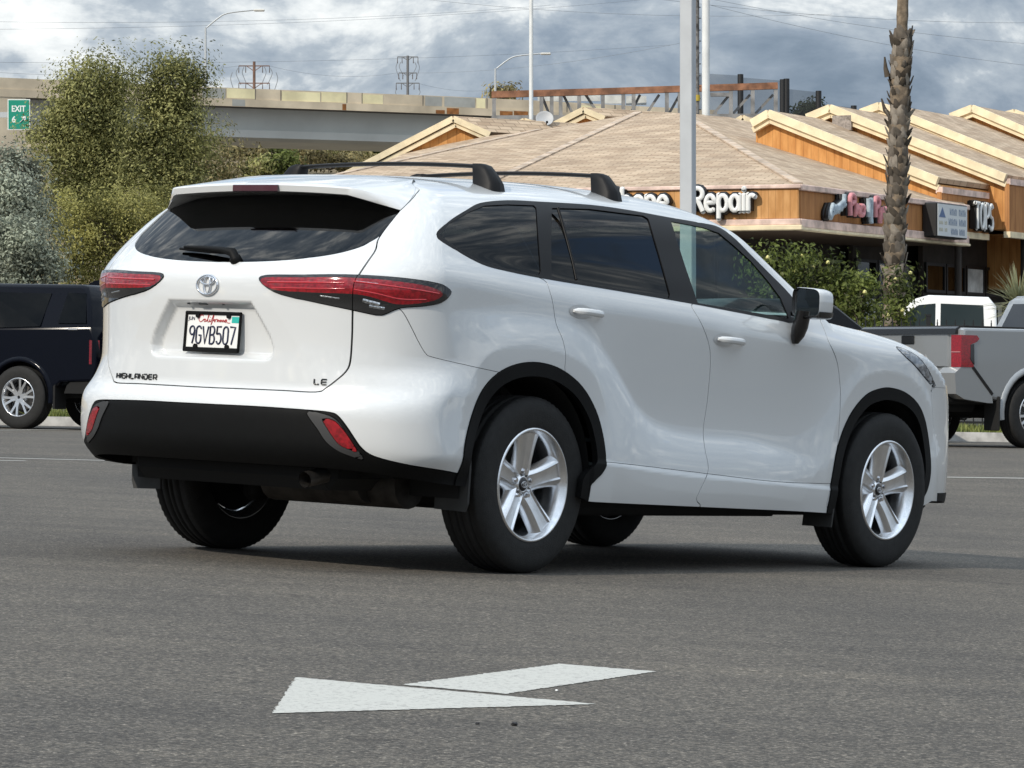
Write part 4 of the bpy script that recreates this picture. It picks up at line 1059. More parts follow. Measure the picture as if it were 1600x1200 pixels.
# kerb and grass strip behind the parked vehicles
M_KERB=mat('kerb_concrete',(.36,.35,.33),.85,var=.25,vscale=6,bump=.2,bscale=30)
M_GRASS=mat('grass_soil',(.07,.10,.025),.95,var=.5,vscale=5,col2=(.16,.15,.06))
KY0,KY1=49.3,52.0
def strip(name,y0,y1,h,m,kind='structure'):
    v=[];f=[]; X=frange(-26,26,.5); n=len(X)
    for x in X:
        for (y,z) in ((y0,-.1),(y0,h),(y1,h),(y1,-.1)): v.append((x,y,ground_z(x,y)+z))
    for i in range(n-1):
        for k in range(3): a=4*i+k; f.append((a,a+4,a+5,a+1))
    o=link(name,np_mesh(name,v,f,m,None,False)); o['kind']=kind; return o
strip('kerb',KY0,KY0+.16,.13,M_KERB); strip('planting_strip',KY0+.1605,KY1,.10,M_GRASS)
def blades(name,n,x0,x1,y0,y1,h,m,base=.10):
    X=rng.uniform(x0,x1,n); Y=rng.uniform(y0,y1,n); Z=np.array([ground_z(a,b) for a,b in zip(X,Y)])+base; A=rng.uniform(0,2*pi,n); H=rng.uniform(.4,1.,n)*h; Wd=.009+rng.uniform(0,.008,n)
    lx=rng.normal(0,.35,n)*H; ly=rng.normal(0,.35,n)*H
    a=np.stack([X-np.cos(A)*Wd,Y-np.sin(A)*Wd,Z],1); b=np.stack([X+np.cos(A)*Wd,Y+np.sin(A)*Wd,Z],1); c=np.stack([X+lx,Y+ly,Z+H],1)
    V=np.stack([a,b,c],1).reshape(-1,3); o=link(name,np_mesh(name,V,np.arange(3*n).reshape(-1,3),m,None,False)); return o
M_BLADE=mat('grass_blades',(.10,.15,.03),.8,var=.35,vscale=3,col2=(.24,.26,.07))
g=blades('grass',42000,-18,12.,KY0+.25,KY1-.1,.17,M_BLADE); tag(g,'short yellow-green grass along the foot of the iron fence','grass',None,'stuff')
# iron fence on the strip
M_IRON=mat('black_iron',(.012,.012,.013),.5)
def fence():
    y=50.6; x0,x1=-18.,12.; fx=empty('iron_fence',(x0,y,ground_z(x0,y)))
    tag(fx,'low black iron picket fence on the grass strip behind the parked trucks','fence')
    pk=MB(); pk.box((0,0,.79),(.018,.018,1.58)); pk.box((0,0,1.59),(.012,.012,.06)); pm=pk.mesh('picket',M_IRON)
    po=MB(); po.box((0,0,.82),(.06,.06,1.68)); po.box((0,0,1.675),(.075,.075,.03)); pom=po.mesh('post',M_IRON)
    n=int((x1-x0)/.128)
    for i in range(n+1):
        x=x0+.128*i; z=ground_z(x,y)+.10; post=(i%19==16)
        link('post' if post else 'picket',pom if post else pm,fx,(x-x0,0,z-fx.location.z))
    for h in (.16,1.40):
        m=MB(); k=20
        for i in range(k):
            a=x0+(x1-x0)*i/k; b=x0+(x1-x0)*(i+1)/k; m.bar((a-x0,.0,ground_z(a,y)+.10+h-fx.location.z),(b-x0,.0,ground_z(b,y)+.10+h-fx.location.z),.026,.034)
        m.build('rail',M_IRON,fx)
fence()

# ================================================================ strip of shops
def wood_mat(name,c0,c1,sx):
    m=bpy.data.materials.new(name); m.use_nodes=True; nt=m.node_tree; nd=nt.nodes.new; lk=nt.links.new; b=nt.nodes['Principled BSDF']; tc=nd('ShaderNodeTexCoord')
    mp=nd('ShaderNodeMapping'); mp.inputs['Scale'].default_value=(1,1,.22); lk(tc.outputs['Object'],mp.inputs[0])
    n=nd('ShaderNodeTexNoise'); n.inputs['Scale'].default_value=9; n.inputs['Detail'].default_value=6; lk(mp.outputs[0],n.inputs[0])
    r=nd('ShaderNodeValToRGB'); e=r.color_ramp.elements; e[0].position=.32; e[0].color=(*c0,1); e[1].position=.68; e[1].color=(*c1,1); lk(n.outputs['Fac'],r.inputs[0])
    ln=nd('ShaderNodeVectorMath'); ln.operation='DOT_PRODUCT'; ln.inputs[1].default_value=(sx[0],sx[1],0); lk(tc.outputs['Object'],ln.inputs[0])
    fr=nd('ShaderNodeMath'); fr.operation='FRACT'; lk(ln.outputs['Value'],fr.inputs[0])
    gr=nd('ShaderNodeValToRGB'); e=gr.color_ramp.elements; e[0].position=.0; e[0].color=(.55,.48,.42,1); e[1].position=.10; e[1].color=(1,1,1,1); lk(fr.outputs[0],gr.inputs[0])
    x=nd('ShaderNodeMix'); x.data_type='RGBA'; x.blend_type='MULTIPLY'; x.inputs['Factor'].default_value=1; lk(r.outputs[0],x.inputs[6]); lk(gr.outputs[0],x.inputs[7])
    lk(x.outputs[2],b.inputs['Base Color']); b.inputs['Roughness'].default_value=.8; return m
def shingle_mat():
    m=bpy.data.materials.new('roof_shingles'); m.use_nodes=True; nt=m.node_tree; nd=nt.nodes.new; lk=nt.links.new; b=nt.nodes['Principled BSDF']; tc=nd('ShaderNodeTexCoord')
    br=nd('ShaderNodeTexBrick'); br.inputs['Scale'].default_value=1; br.inputs['Brick Width'].default_value=.34; br.inputs['Row Height'].default_value=.135; br.inputs['Mortar Size'].default_value=.012; br.inputs['Bias'].default_value=0
    br.inputs['Color1'].default_value=(.39,.285,.195,1); br.inputs['Color2'].default_value=(.58,.46,.335,1); br.inputs['Mortar'].default_value=(.27,.20,.14,1)
    lk(tc.outputs['UV'],br.inputs['Vector'])
    n=nd('ShaderNodeTexNoise'); n.inputs['Scale'].default_value=1.4; n.inputs['Detail'].default_value=5; lk(tc.outputs['Object'],n.inputs[0]); r=nd('ShaderNodeValToRGB'); e=r.color_ramp.elements; e[0].position=.3; e[0].color=(.80,.78,.76,1); e[1].position=.7; e[1].color=(1.1,1.08,1.05,1); lk(n.outputs['Fac'],r.inputs[0])
    x=nd('ShaderNodeMix'); x.data_type='RGBA'; x.blend_type='MULTIPLY'; x.inputs['Factor'].default_value=1; lk(br.outputs['Color'],x.inputs[6]); lk(r.outputs[0],x.inputs[7]); lk(x.outputs[2],b.inputs['Base Color']); b.inputs['Roughness'].default_value=.92
    return m
C0=at(1248,288,62.); EZ=C0.z                                   # eave corner
BH=Vector((.493,.870,0)).normalized(); AH=Vector((-.963,.27,0)).normalized(); RV=Vector((BH.y,-BH.x,0))
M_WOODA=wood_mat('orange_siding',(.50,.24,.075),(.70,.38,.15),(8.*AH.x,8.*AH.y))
M_WOODB=wood_mat('orange_siding_shaded',(.36,.155,.05),(.48,.22,.075),(8.*BH.x,8.*BH.y))  # same siding on the shaded side, its shade put into darker colours
M_WOODG=wood_mat('orange_siding_gable',(.50,.22,.06),(.70,.36,.12),(6.*RV.x,6.*RV.y))
M_PINK=mat('pink_trim',(.72,.54,.46),.8,var=.25,vscale=5); M_CREAM=mat('cream_trim',(.80,.68,.46),.75,var=.12,vscale=4)
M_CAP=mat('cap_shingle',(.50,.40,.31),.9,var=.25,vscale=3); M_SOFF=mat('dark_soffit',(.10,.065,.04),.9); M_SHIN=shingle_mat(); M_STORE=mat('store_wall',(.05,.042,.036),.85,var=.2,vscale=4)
M_FRAME=mat('dark_mullion',(.012,.012,.013),.5); M_PANE=glass_mat('shop_glass',(.16,.17,.17),.95)
M_PANEB=mat('pane_reflection',(.72,.74,.73),.5,var=.35,vscale=2.5)  # pale opaque panes: bright window reflections put into the colour
shop=empty('shop_building',(C0.x,C0.y,ground_z(C0.x,C0.y))); tag(shop,'orange wood-sided shop building with hipped tan shingle roof and storefront signs','building'); SO=shop.location.copy()
def roof_mesh(name,poly,thick,m,parent,origin):
    """a planar roof slab with brick-UV along its slope"""
    P=[Vector(p) for p in poly]; n=(P[1]-P[0]).cross(P[2]-P[0])
    for i in range(2,len(P)-1): n+= (P[i]-P[0]).cross(P[i+1]-P[0])
    n.normalize(); n=-n if n.z<0 else n
    h=Vector((0,0,1)).cross(n); h=Vector((1,0,0)) if h.length<1e-3 else h.normalized(); s=n.cross(h)
    me=bpy.data.meshes.new(name); k=len(P); v=[p-origin for p in P]+[p-origin-n*thick for p in P]
    f=[tuple(range(k)),tuple(range(2*k-1,k-1,-1))]+[(i,i+k,(i+1)%k+k,(i+1)%k) for i in range(k)]
    me.from_pydata(v,[],f); uv=me.uv_layers.new(name='UVMap'); full=P+[p-n*thick for p in P]
    for l in me.loops: q=full[l.vertex_index]; uv.data[l.index].uv=(q.dot(h),q.dot(s))
    bm=bmesh.new(); bm.from_mesh(me); bmesh.ops.recalc_face_normals(bm,faces=bm.faces); bm.to_mesh(me); bm.free()
    me.materials.append(m); return link(name,me,parent)
def plane_hit(px,py,p0,p1,p2):
    n=(p1-p0).cross(p2-p0); o=Vector((0,0,CAM_H)); d=at(px,py,1.)-o; return o+d*((p0-o).dot(n)/d.dot(n))
def build_shop():
    # --- main hip roof
    R1=at(1086,191,71.5); R1b=at(1061,177,73.5); R0=at(996,177,74.3); EndB=at(1512,320,68.7); EndB.z=EZ-.02
    H1=C0+AH*5.9; H1.z=EZ; L2=C0+AH*10.2+BH*.2; L2.z=EZ
    roof_mesh('roof_slope',[C0,R1,R1b,R0,H1],.12,M_SHIN,shop,SO)
    A2=at(841,204,74.5)
    roof_mesh('roof_slope',[H1,R0,at(969,182.5,75.),A2,L2],.12,M_SHIN,shop,SO)
    L3=C0+AH*11.5+BH*4; L3.z=EZ+.1
    roof_mesh('roof_slope',[L2,A2,at(766,212,76),at(640,236,77),L3],.12,M_SHIN,shop,SO)
    # right slope
    G=lambda px,py:plane_hit(px,py,C0,EndB,R1)
    roof_mesh('roof_slope',[C0,EndB,G(1470,289),G(1385,262),G(1290,230),G(1195,196),G(1140,183),R1b,R1],.12,M_SHIN,shop,SO)
    # hip caps
    for a,b in ((C0,R1),(H1,R0),(L2,A2)):
        m=MB(); k=22
        for i in range(k):
            p=a+(b-a)*(i/k); q=a+(b-a)*((i+1.12)/k); up=Vector((0,0,.02)); m.bar(p-SO+up*1.0,q-SO+up*.6,.16,.03)
        m.build('hip_cap',M_CAP,shop)
    # --- fascia
    def fascia(p,d,L,wood,inset,ztop,zbot,parts):
        rz=math.atan2(d.y,d.x); n=Vector((d.y,-d.x,0)); n=n if n.y<0 or (abs(n.y)<.6 and n.x>0) else -n
        mid=p+d*L/2
        def band(nm,z0,z1,out,m,ext=0.):
            b=MB(); b.box((0,0,0),(L+ext,.12+out,z1-z0),None,.012); o=b.build(nm,m,shop,mid+n*(-.06+out/2)+Vector((0,0,(z0+z1)/2-mid.z))-SO,(0,0,rz)); return o
        for a in parts: band(*a)
        return n
    nA=Vector((AH.y,-AH.x,0)); nA=nA if nA.y<0 else -nA
    LA=10.4; zt,zb=EZ,EZ-.80
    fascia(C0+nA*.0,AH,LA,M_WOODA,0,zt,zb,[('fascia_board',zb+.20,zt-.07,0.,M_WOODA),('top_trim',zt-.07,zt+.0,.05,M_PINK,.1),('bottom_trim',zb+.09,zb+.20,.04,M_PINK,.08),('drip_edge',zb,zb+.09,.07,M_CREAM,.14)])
    nB=Vector((BH.y,-BH.x,0)); LB=(EndB-C0).length-.1
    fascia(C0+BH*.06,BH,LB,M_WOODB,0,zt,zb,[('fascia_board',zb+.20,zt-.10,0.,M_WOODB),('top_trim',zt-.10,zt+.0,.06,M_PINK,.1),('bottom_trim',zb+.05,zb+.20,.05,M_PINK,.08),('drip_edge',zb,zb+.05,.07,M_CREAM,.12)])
    # soffit and walls below
    def quad(nm,P,m):
        me=bpy.data.meshes.new(nm); me.from_pydata([p-SO for p in P],[],[tuple(range(len(P)))]); me.materials.append(m); return link(nm,me,shop)
    z=zb+.03; f=lambda p,zz:Vector((p.x,p.y,zz))
    E=C0+BH*LB; Lf=C0+AH*LA
    inA=-nA*2.4; inB=-nB*2.2
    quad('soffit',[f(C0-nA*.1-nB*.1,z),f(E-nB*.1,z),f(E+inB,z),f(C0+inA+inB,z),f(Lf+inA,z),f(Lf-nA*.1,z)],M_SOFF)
    cw=C0+inA+inB; g0=shop.location.z-.2
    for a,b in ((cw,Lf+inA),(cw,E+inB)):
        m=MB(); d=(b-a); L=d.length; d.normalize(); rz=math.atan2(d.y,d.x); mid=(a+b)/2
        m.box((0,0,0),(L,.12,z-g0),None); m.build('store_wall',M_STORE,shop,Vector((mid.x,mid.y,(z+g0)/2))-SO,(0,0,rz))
    # end wall of the B side roof zone
    # glazed shop fronts along B
    wall=cw; n=nB
    def front(s0,s1,nx,rows,pale_share):
        for i in range(nx):
            a=s0+(s1-s0)*i/nx; b=s0+(s1-s0)*(i+1)/nx
            for (z0,z1) in rows:
                p=wall+BH*((a+b)/2)+n*.085; fr=MB(); w=b-a; h=z1-z0; t=.05
                for (cx,cz,dx,dz) in ((0,h/2-t/2,w,t),(0,-h/2+t/2,w,t),(-w/2+t/2,0,t,h-2*t),(w/2-t/2,0,t,h-2*t)): fr.box((cx,0,cz),(dx,.06,dz))
                o=fr.build('window',M_FRAME,shop,Vector((p.x,p.y,shop.location.z+(z0+z1)/2))-SO,(0,0,math.atan2(BH.y,BH.x)))
                MB().box((0,.0,0),(w-2*t,.012,h-2*t)).build('pane',M_PANE if random.random()>pale_share else M_PANEB,o)
    front(2.2,7.6,6,[(.45,1.35),(1.40,2.15),(2.2,2.75)],.12)
    sl=MB()
    for i in range(26): 
        p=wall+BH*(2.3+5.2*i/25)+n*.12; sl.box((p.x-SO.x,p.y-SO.y,2.98),(.035,.05,.34))
    sl.build('transom_bars',M_FRAME,shop); 
    return EndB,nA,nB,zb,zt
EndB,nA,nB,ZB,ZT=build_shop()
# --- stepped gable units behind
def gable_unit(s,pts,length,low,label,fas=None):
    """pts: pixel outline of the gable (left low, peak, right low), s metres along the row"""
    base=C0+BH*s
    def onp(px,py):
        o=Vector((0,0,CAM_H)); d=at(px,py,1.)-o; return o+d*((base-o).dot(BH)/d.dot(BH))
    L,P,R=[onp(*p) for p in pts]; org=Vector((P.x,P.y,ground_z(P.x,P.y)))
    u=empty('gable_unit',org); tag(u,label,'building')
    ext=BH*length
    off=lambda p,d:p+Vector((0,0,d))
    roof_mesh('roof_slope',[off(P,.14),off(R,.14),off(R+ext,.14),off(P+ext,.14)],.10,M_SHIN,u,org-BH*.0)
    roof_mesh('roof_slope',[off(P,.142),off(P+ext,.142),off(L+ext,.142),off(L,.142)],.10,M_SHIN,u,org)
    m=MB(); poly=[L,P,R,Vector((R.x,R.y,low)),Vector((L.x,L.y,low))]; k=len(poly)
    v=[p-org+BH*.15 for p in poly]+[p-org+ext for p in poly]; m.add(v,[tuple(range(k)),tuple(range(2*k-1,k-1,-1))]+[(i,i+k,(i+1)%k+k,(i+1)%k) for i in range(k)]); m.build('wall',M_WOODG,u)
    for a,b in ((P,R),(P,L)):
        for d,h,out in ((.075,.16,-.02),(-.055,.11,.04)):
            t=MB(); t.bar(off(a,d)-org+BH*out,off(b,d)-org+BH*out,.10,h); t.build('rake_board',M_CREAM,u)
    if fas:
        z0,z1,fl=fas; q=R+RV*.02; w=MB(); w.box((0,0,0),(fl,.10,z1-z0)); 
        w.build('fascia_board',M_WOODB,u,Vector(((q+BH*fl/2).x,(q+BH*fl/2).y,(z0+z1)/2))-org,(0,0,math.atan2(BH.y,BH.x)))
        for a,b,o_,mm in ((z1-.02,z1+.10,.05,M_PINK),(z0-.12,z0+.0,.05,M_CREAM)):
            w=MB(); w.box((0,0,0),(fl,.14,b-a)); w.build('trim_band',mm,u,Vector(((q+BH*fl/2).x,(q+BH*fl/2).y,(a+b)/2))-org,(0,0,math.atan2(BH.y,BH.x)))
    return u,L,P,R
U=[]
U.append(gable_unit(7.2,[(1176,199),(1202,183.5),(1466,289)],4.5,4.1,'orange gabled roof bay rising just behind the hipped shop roof',(4.0,4.72,2.4)))
U.append(gable_unit(9.7,[(1262,190),(1298,175),(1572,284)],5.5,4.1,'orange gabled roof bay with a small grey vent, second behind the hipped roof',(4.05,5.0,5.)))
U.append(gable_unit(12.4,[(1346,182),(1375,171),(1640,277)],7.5,3.,'orange gabled roof bay rising behind the palm trunk',(4.4,5.6,5.)))
U.append(gable_unit(17,[(1486,188),(1520,174.5),(1740,268)],6.5,3.,'orange gabled roof bay beyond the palm, farther along the row'))
U.append(gable_unit(21.5,[(1560,188),(1586,181),(1760,255)],7,3.,'farthest gabled roof bay of the shop row, only its tip in view'))
# orange side wall panel and soffit of the nearer bay, storefront below
def bay_front():
    u,L,P,R=U[1]; org=u.location
    v=MB(); v.box((0,0,0),(.42,.06,.30)); 
    b=C0+BH*9.66; o=Vector((0,0,CAM_H)); d=at(1316,192,1.)-o; p=o+d*((b-o).dot(BH)/d.dot(BH)); v.build('vent',mat('grey_vent',(.30,.26,.23),.8,var=.3,vscale=20),u,p-org,(0,0,math.atan2(RV.y,RV.x)))
    z0=ground_z(R.x,R.y)
    for nm,u,R,y0,y1 in (('a',U[0][0],U[0][3],0.,4.2),('b',U[1][0],U[1][3],0.,5.)):
        org=u.location; w=R-RV*1.6+BH*2.2
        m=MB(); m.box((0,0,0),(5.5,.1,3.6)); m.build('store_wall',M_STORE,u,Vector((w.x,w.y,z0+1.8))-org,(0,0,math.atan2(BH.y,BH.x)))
        for i in range(5):
            for za,zb_ in ((.35,2.05),(2.15,2.75)):
                q=w+RV*.08+BH*(-2.2+i*1.05); fr=MB(); W,H,t=1.0,zb_-za,.06
                for (cx,cz,dx,dz) in ((0,H/2-t/2,W,t),(0,-H/2+t/2,W,t),(-W/2+t/2,0,t,H-2*t),(W/2-t/2,0,t,H-2*t)): fr.box((cx,0,cz),(dx,.06,dz))
                oo=fr.build('window',M_FRAME,u,Vector((q.x,q.y,z0+(za+zb_)/2))-org,(0,0,math.atan2(BH.y,BH.x)))
                MB().box((0,0,0),(W-2*t,.012,H-2*t)).build('pane',M_PANEB if (i+int(za>1))%3==0 else M_PANE,oo)
        k=MB(); k.tube([(0,0,0),(0,0,3.4)],.07,8); q=R-RV*.25+BH*1.6; k.build('column',M_STORE,u,Vector((q.x,q.y,z0))-org)
bay_front()
# --- gables on the left roof
def small_gable(pts,D,dirv,length,label):
    """pts: left foot, peak, right foot, pixels at distance D; dirv ridge direction"""
    L,P,R=[at(*p,D) for p in pts]; org=Vector((P.x,P.y,ground_z(P.x,P.y))); u=empty('gable_unit',org); tag(u,label,'building'); ext=dirv*length
    roof_mesh('roof_slope',[P+Vector((0,0,.08)),R+Vector((0,0,.08)),R+ext+Vector((0,0,.08)),P+ext+Vector((0,0,.08))],.08,M_SHIN,u,org)
    roof_mesh('roof_slope',[P+Vector((0,0,.081)),P+ext+Vector((0,0,.081)),L+ext+Vector((0,0,.081)),L+Vector((0,0,.081))],.08,M_SHIN,u,org)
    m=MB(); low=min(L.z,R.z)-.6; poly=[L,P,R,Vector((R.x,R.y,low)),Vector((L.x,L.y,low))]; k=5
    v=[p-org+dirv*.2 for p in poly]+[p-org+ext for p in poly]; m.add(v,[tuple(range(k)),tuple(range(2*k-1,k-1,-1))]+[(i,i+k,(i+1)%k+k,(i+1)%k) for i in range(k)]); m.build('wall',M_WOODG,u)
    for a,b in ((P,R),(P,L)):
        for d,h,out in ((.02,.13,.0),(-.11,.09,.07)):
            t=MB(); t.bar(a-org+dirv*out+Vector((0,0,d)),b-org+dirv*out+Vector((0,0,d)),.09,h); t.build('rake_board',M_CREAM,u)
DV=Vector((.35,.94,0)).normalized(); DV2=Vector((.80,.60,0)).normalized()
small_gable([(520,284),(708,187),(765,212)],76.5,DV2,5.,'wide orange gable with long left rake at the end of the shingle roof')
small_gable([(802,199),(819,190),(842,199)],80,DV,3.,'tiny cream-edged gable beside the satellite dish')
small_gable([(866,196),(911,173),(944,187)],79,DV2,3.5,'small orange gable between the satellite dish and the hipped roof top')
small_gable([(1148,192),(1160,185),(1176,193)],84,DV,3.,'tiny cream gable peeking over the hipped roof beside the white pole')
# --- lettering
M_LETW=mat('letter_white',(.80,.80,.78),.5); M_LETB=mat('letter_black',(.010,.010,.011),.5); M_LETP=mat('letter_pink',(.62,.26,.28),.6,var=.2,vscale=10); M_LETG=mat('letter_bluegrey',(.38,.45,.50),.6,var=.2,vscale=10)
def facade_matrix(p,d,n):
    M=Matrix((d,Vector((0,0,1)),n)).transposed().to_4x4(); M.translation=p; return M
def rounded_letters(txt,cell,h):
    """fat rounded lower-case sign letters as strokes, returns {index:paths}, unit height h"""
    A={'P':[[(.1,0),(.1,1)],[(.1,1)]+arc(.38,.74,.26,.26,90,-90,8)+[(.1,.48)]],'R':[[(.1,0),(.1,1)],[(.1,.99)]+arc(.38,.75,.26,.24,90,-90,8)+[(.1,.50)],[(.36,.5),(.66,.0)]],
    'h':[[(.1,0),(.1,1)],arc(.33,.42,.23,.25,180,0,8)+[(.56,0)]],'o':[arc(.34,.34,.26,.34,0,360,14)],'n':[[(.1,0),(.1,.68)],arc(.33,.42,.23,.25,170,0,8)+[(.56,0)]],
    'e':[[(.10,.36),(.58,.36)]+arc(.34,.34,.25,.33,8,300,12)],'p':[[(.1,-.32),(.1,.68)],arc(.34,.34,.25,.33,0,360,14)],'a':[arc(.32,.33,.24,.32,0,360,14),[(.57,.66),(.57,0)]],'i':[[(.12,0),(.12,.66)],[(.12,.90),(.12,.94)]],'r':[[(.1,0),(.1,.68)],arc(.32,.40,.22,.26,170,50,6)],
    'T':[[(.0,1),(.7,1)],[(.35,1),(.35,0)]],'O':[arc(.36,.5,.32,.48,0,360,16)],'S':[arc(.33,.74,.25,.25,30,270,10)+arc(.33,.25,.25,.25,90,-150,10)[1:]]}
    w={'i':.26,'r':.46,'R':.74,'P':.74,'T':.78,'O':.80,'S':.70}
    out=[]; x=0
    for ch in txt:
        if ch==' ': x+=.42; out.append(None); continue
        out.append([[((x+a)*h*cell,b*h) for a,b in p] for p in A[ch]]); x+=w.get(ch,.70)
    return out,x*h*cell
def sign_letters(name,txt,p,d,n,h,cell,r,front,back,label,rb=None,depth=.10):
    root=empty(name,tuple(p)); tag(root,label,'sign'); M=facade_matrix(Vector((0,0,0)),d,n)
    L,_=rounded_letters(txt,cell,h)
    for ps in L:
        if ps is None: continue
        f=MB(); b=MB()
        for path in ps:
            f.tube([M@Vector((x,y,depth+.015)) for x,y in path],r,8); 
            f.lathe([(0,0),(r,0),(r*.9,r*.4),(0,r*.4)],8,M@Matrix.Translation((path[0][0],path[0][1],depth))); f.lathe([(0,0),(r,0),(r*.9,r*.4),(0,r*.4)],8,M@Matrix.Translation((path[-1][0],path[-1][1],depth)))
            for k in range(3): b.tube([M@Vector((x,y,depth*k/2*.8)) for x,y in path],(rb or r*1.5),8)
        o=f.build('letter',front,root)
        b.build('letter_backing',back,o)
    return root
# big white letters on the near fascia; 'Phone' is mostly hidden by the car and the lamp pole
pz=(ZB+.20+ZT-.07)/2
def fascia_pt(px,d,zc):                                         # point on fascia A or B under a pixel column
    n=nA if d is AH else nB; o=Vector((0,0,CAM_H)); q=at(px,400,1.)-o; t=(C0-o).dot(n)/q.dot(n); p=o+q*t; return Vector((p.x,p.y,zc))
dA=-AH
p=fascia_pt(1083,AH,ZB+.345)
sign_letters('shop_sign','Repair',p+nA*.02,dA,nA,.41,.775,.052,M_LETW,M_LETB,'white rounded Repair letters with black edges on orange fascia, right of the lamp pole')
p=fascia_pt(952,AH,ZB+.345)
sign_letters('shop_sign','Phone',p+nA*.02,dA,nA,.41,.775,.052,M_LETW,M_LETB,'white rounded letters half hidden by the SUV roof, left of the lamp pole')
# small coloured cut-out sign on the shaded fascia
def script_sign():
    root=empty('shop_sign',tuple(fascia_pt(1282,BH,ZB+.2))); tag(root,'cut-out sign with a tilted blue-grey script word and pink words on the shaded fascia','sign')
    M=facade_matrix(Vector((0,0,0)),BH,nB)
    def at_s(px): return (fascia_pt(px,BH,0)-fascia_pt(1282,BH,0)).length
    sx=at_s(1376)/94.                                             # metres per pixel along B here
    def Q(px,py): return ((px-1282)*sx,(346-(py-(px-1282)*.105))/89.*1.0)
    def word(nm,m,paths,r):
        f=MB(); b=MB()
        for pth in paths:
            P=catmull(pth,3); f.tube([M@Vector((*Q(*q),.17)) for q in P],r,6); b.tube([M@Vector((*Q(*q),.10)) for q in P],r*1.25,6); b.tube([M@Vector((*Q(*q),.04)) for q in P],r*1.25,6)
        o=f.build(nm,m,root); b.build('backing',M_LETB,o)
    word('script_word',M_LETG,[[(1288,320),(1284,332),(1284,342),(1288,330),(1292,322),(1290,334),(1294,328),(1296,324),(1296,332),(1299,322),(1300,328),(1303,318),(1304,324),(1305,304)],[(1283,338),(1306,320)],[(1286,332),(1305,315)]],.045)
    word('pink_word',M_LETP,[[(1314,338),(1314,308),(1319,306),(1321,314),(1315,320)],[(1323,318),(1322,336),(1325,322),(1328,334)],[(1330,322),(1329,334),(1334,336),(1335,324),(1330,322)]],.05)
    word('phone_icon',M_LETG,[[(1343,310),(1343,340)],[(1347,309),(1346,348)],[(1345,330),(1347,350)]],.05)
    word('pink_word',M_LETP,[[(1354,340),(1353,312),(1358,310),(1359,320),(1354,326)],[(1361,324),(1361,350)],[(1365,324),(1364,340),(1369,326),(1372,338)],[(1375,322),(1374,340)]],.05)
script_sign()
def panel_sign():
    p0=fascia_pt(1441,BH,0); p1=fascia_pt(1487,BH,0); L=(p1-p0).length; c=(p0+p1)/2; h=.60; cz=(ZB+ZT)/2+.02
    root=empty('panel_sign',(c.x,c.y,cz)); tag(root,'white rectangular panel sign with blue triangle logo and rows of small lettering','sign'); M=facade_matrix(Vector((0,0,0)),BH,nB)
    m=MB(); m.box((0,0,.16),(L+.06,h+.05,.30),M,.02); m.build('sign_box',M_LETB,root)
    m=MB(); m.box((0,0,.312),(L,h,.012),M); m.build('sign_face',mat('sign_white',(.66,.68,.68),.4),root)
    MBL=mat('sign_blue',(.10,.16,.30),.5); MGR=mat('sign_greyblue',(.24,.30,.40),.5); MYE=mat('sign_ochre',(.55,.52,.40),.5)
    W=L; t=MB(); t.prism([(-.46*W,.05),(-.24*W,.05),(-.35*W,.24)],.319,.322,'xy',M); t.build('logo',MBL,root)
    def row(y,hh,x0,x1,n,mm,nm):
        g=MB(); w=(x1-x0)/n
        for i in range(n):
            if i in (n//2,): continue
            x=(x0+w*i+w*.1)*W; q=w*.7*W; g.box((x+q*.1,y,.3205),(q*.22,hh,.004),M); g.box((x+q*.8,y-hh*.1,.3205),(q*.22,hh*.8,.004),M); g.box((x+q*.45,y+(hh*.3 if i%2 else -hh*.1),.3206),(q*.6,hh*.25,.004),M)
        g.build(nm,mm,root)['kind']='stuff'
    row(.17,.13,-.10,.46,9,MGR,'lettering'); row(-.02,.13,-.14,.46,10,MGR,'lettering'); row(-.20,.12,-.06,.42,10,MGR,'lettering'); row(-.05,.07,-.46,-.18,6,MYE,'lettering'); row(-.18,.07,-.46,-.18,6,MYE,'lettering')
panel_sign()
def tops():
    u,L,P,R=U[0]; b=R+RV*.12+BH*1.6
    o=Vector((0,0,CAM_H)); d=at(1515,357,1.)-o; t=(b-o).dot(RV)/d.dot(RV); p=o+d*t
    sign_letters('shop_sign','TOPS',p,BH,RV,.50,.62,.04,M_LETW,M_LETB,'tall grey-white channel letters at the joint between the two shop fronts')
tops()
# satellite dish on the roof
def dish():
    p=at(851,187,78); root=empty('satellite_dish',(p.x,p.y,p.z-.42)); tag(root,'grey satellite dish standing on the shingle roof','satellite dish')
    m=MB(); M=Matrix.Translation((0,0,.42))@Matrix.Rotation(math.radians(62),4,'X')@Matrix.Rotation(0,4,'Z'); prof=[(.0,0.)]+[(.19*k/6,.05*(k/6)**2) for k in range(1,7)]+[(.195,.05),(.19,.044)]
    m.lathe(prof,28,M); m.build('reflector',mat('dish_grey',(.42,.43,.44),.5),root)
    a=MB(); a.tube([(0,0,-.2),(0,.02,.40)],.02,8); a.tube([(0,-.02,.26),(.05,-.20,.34)],.012,6); a.box((.05,-.21,.35),(.05,.06,.05)); a.build('mast',M_FRAME,root)
dish()
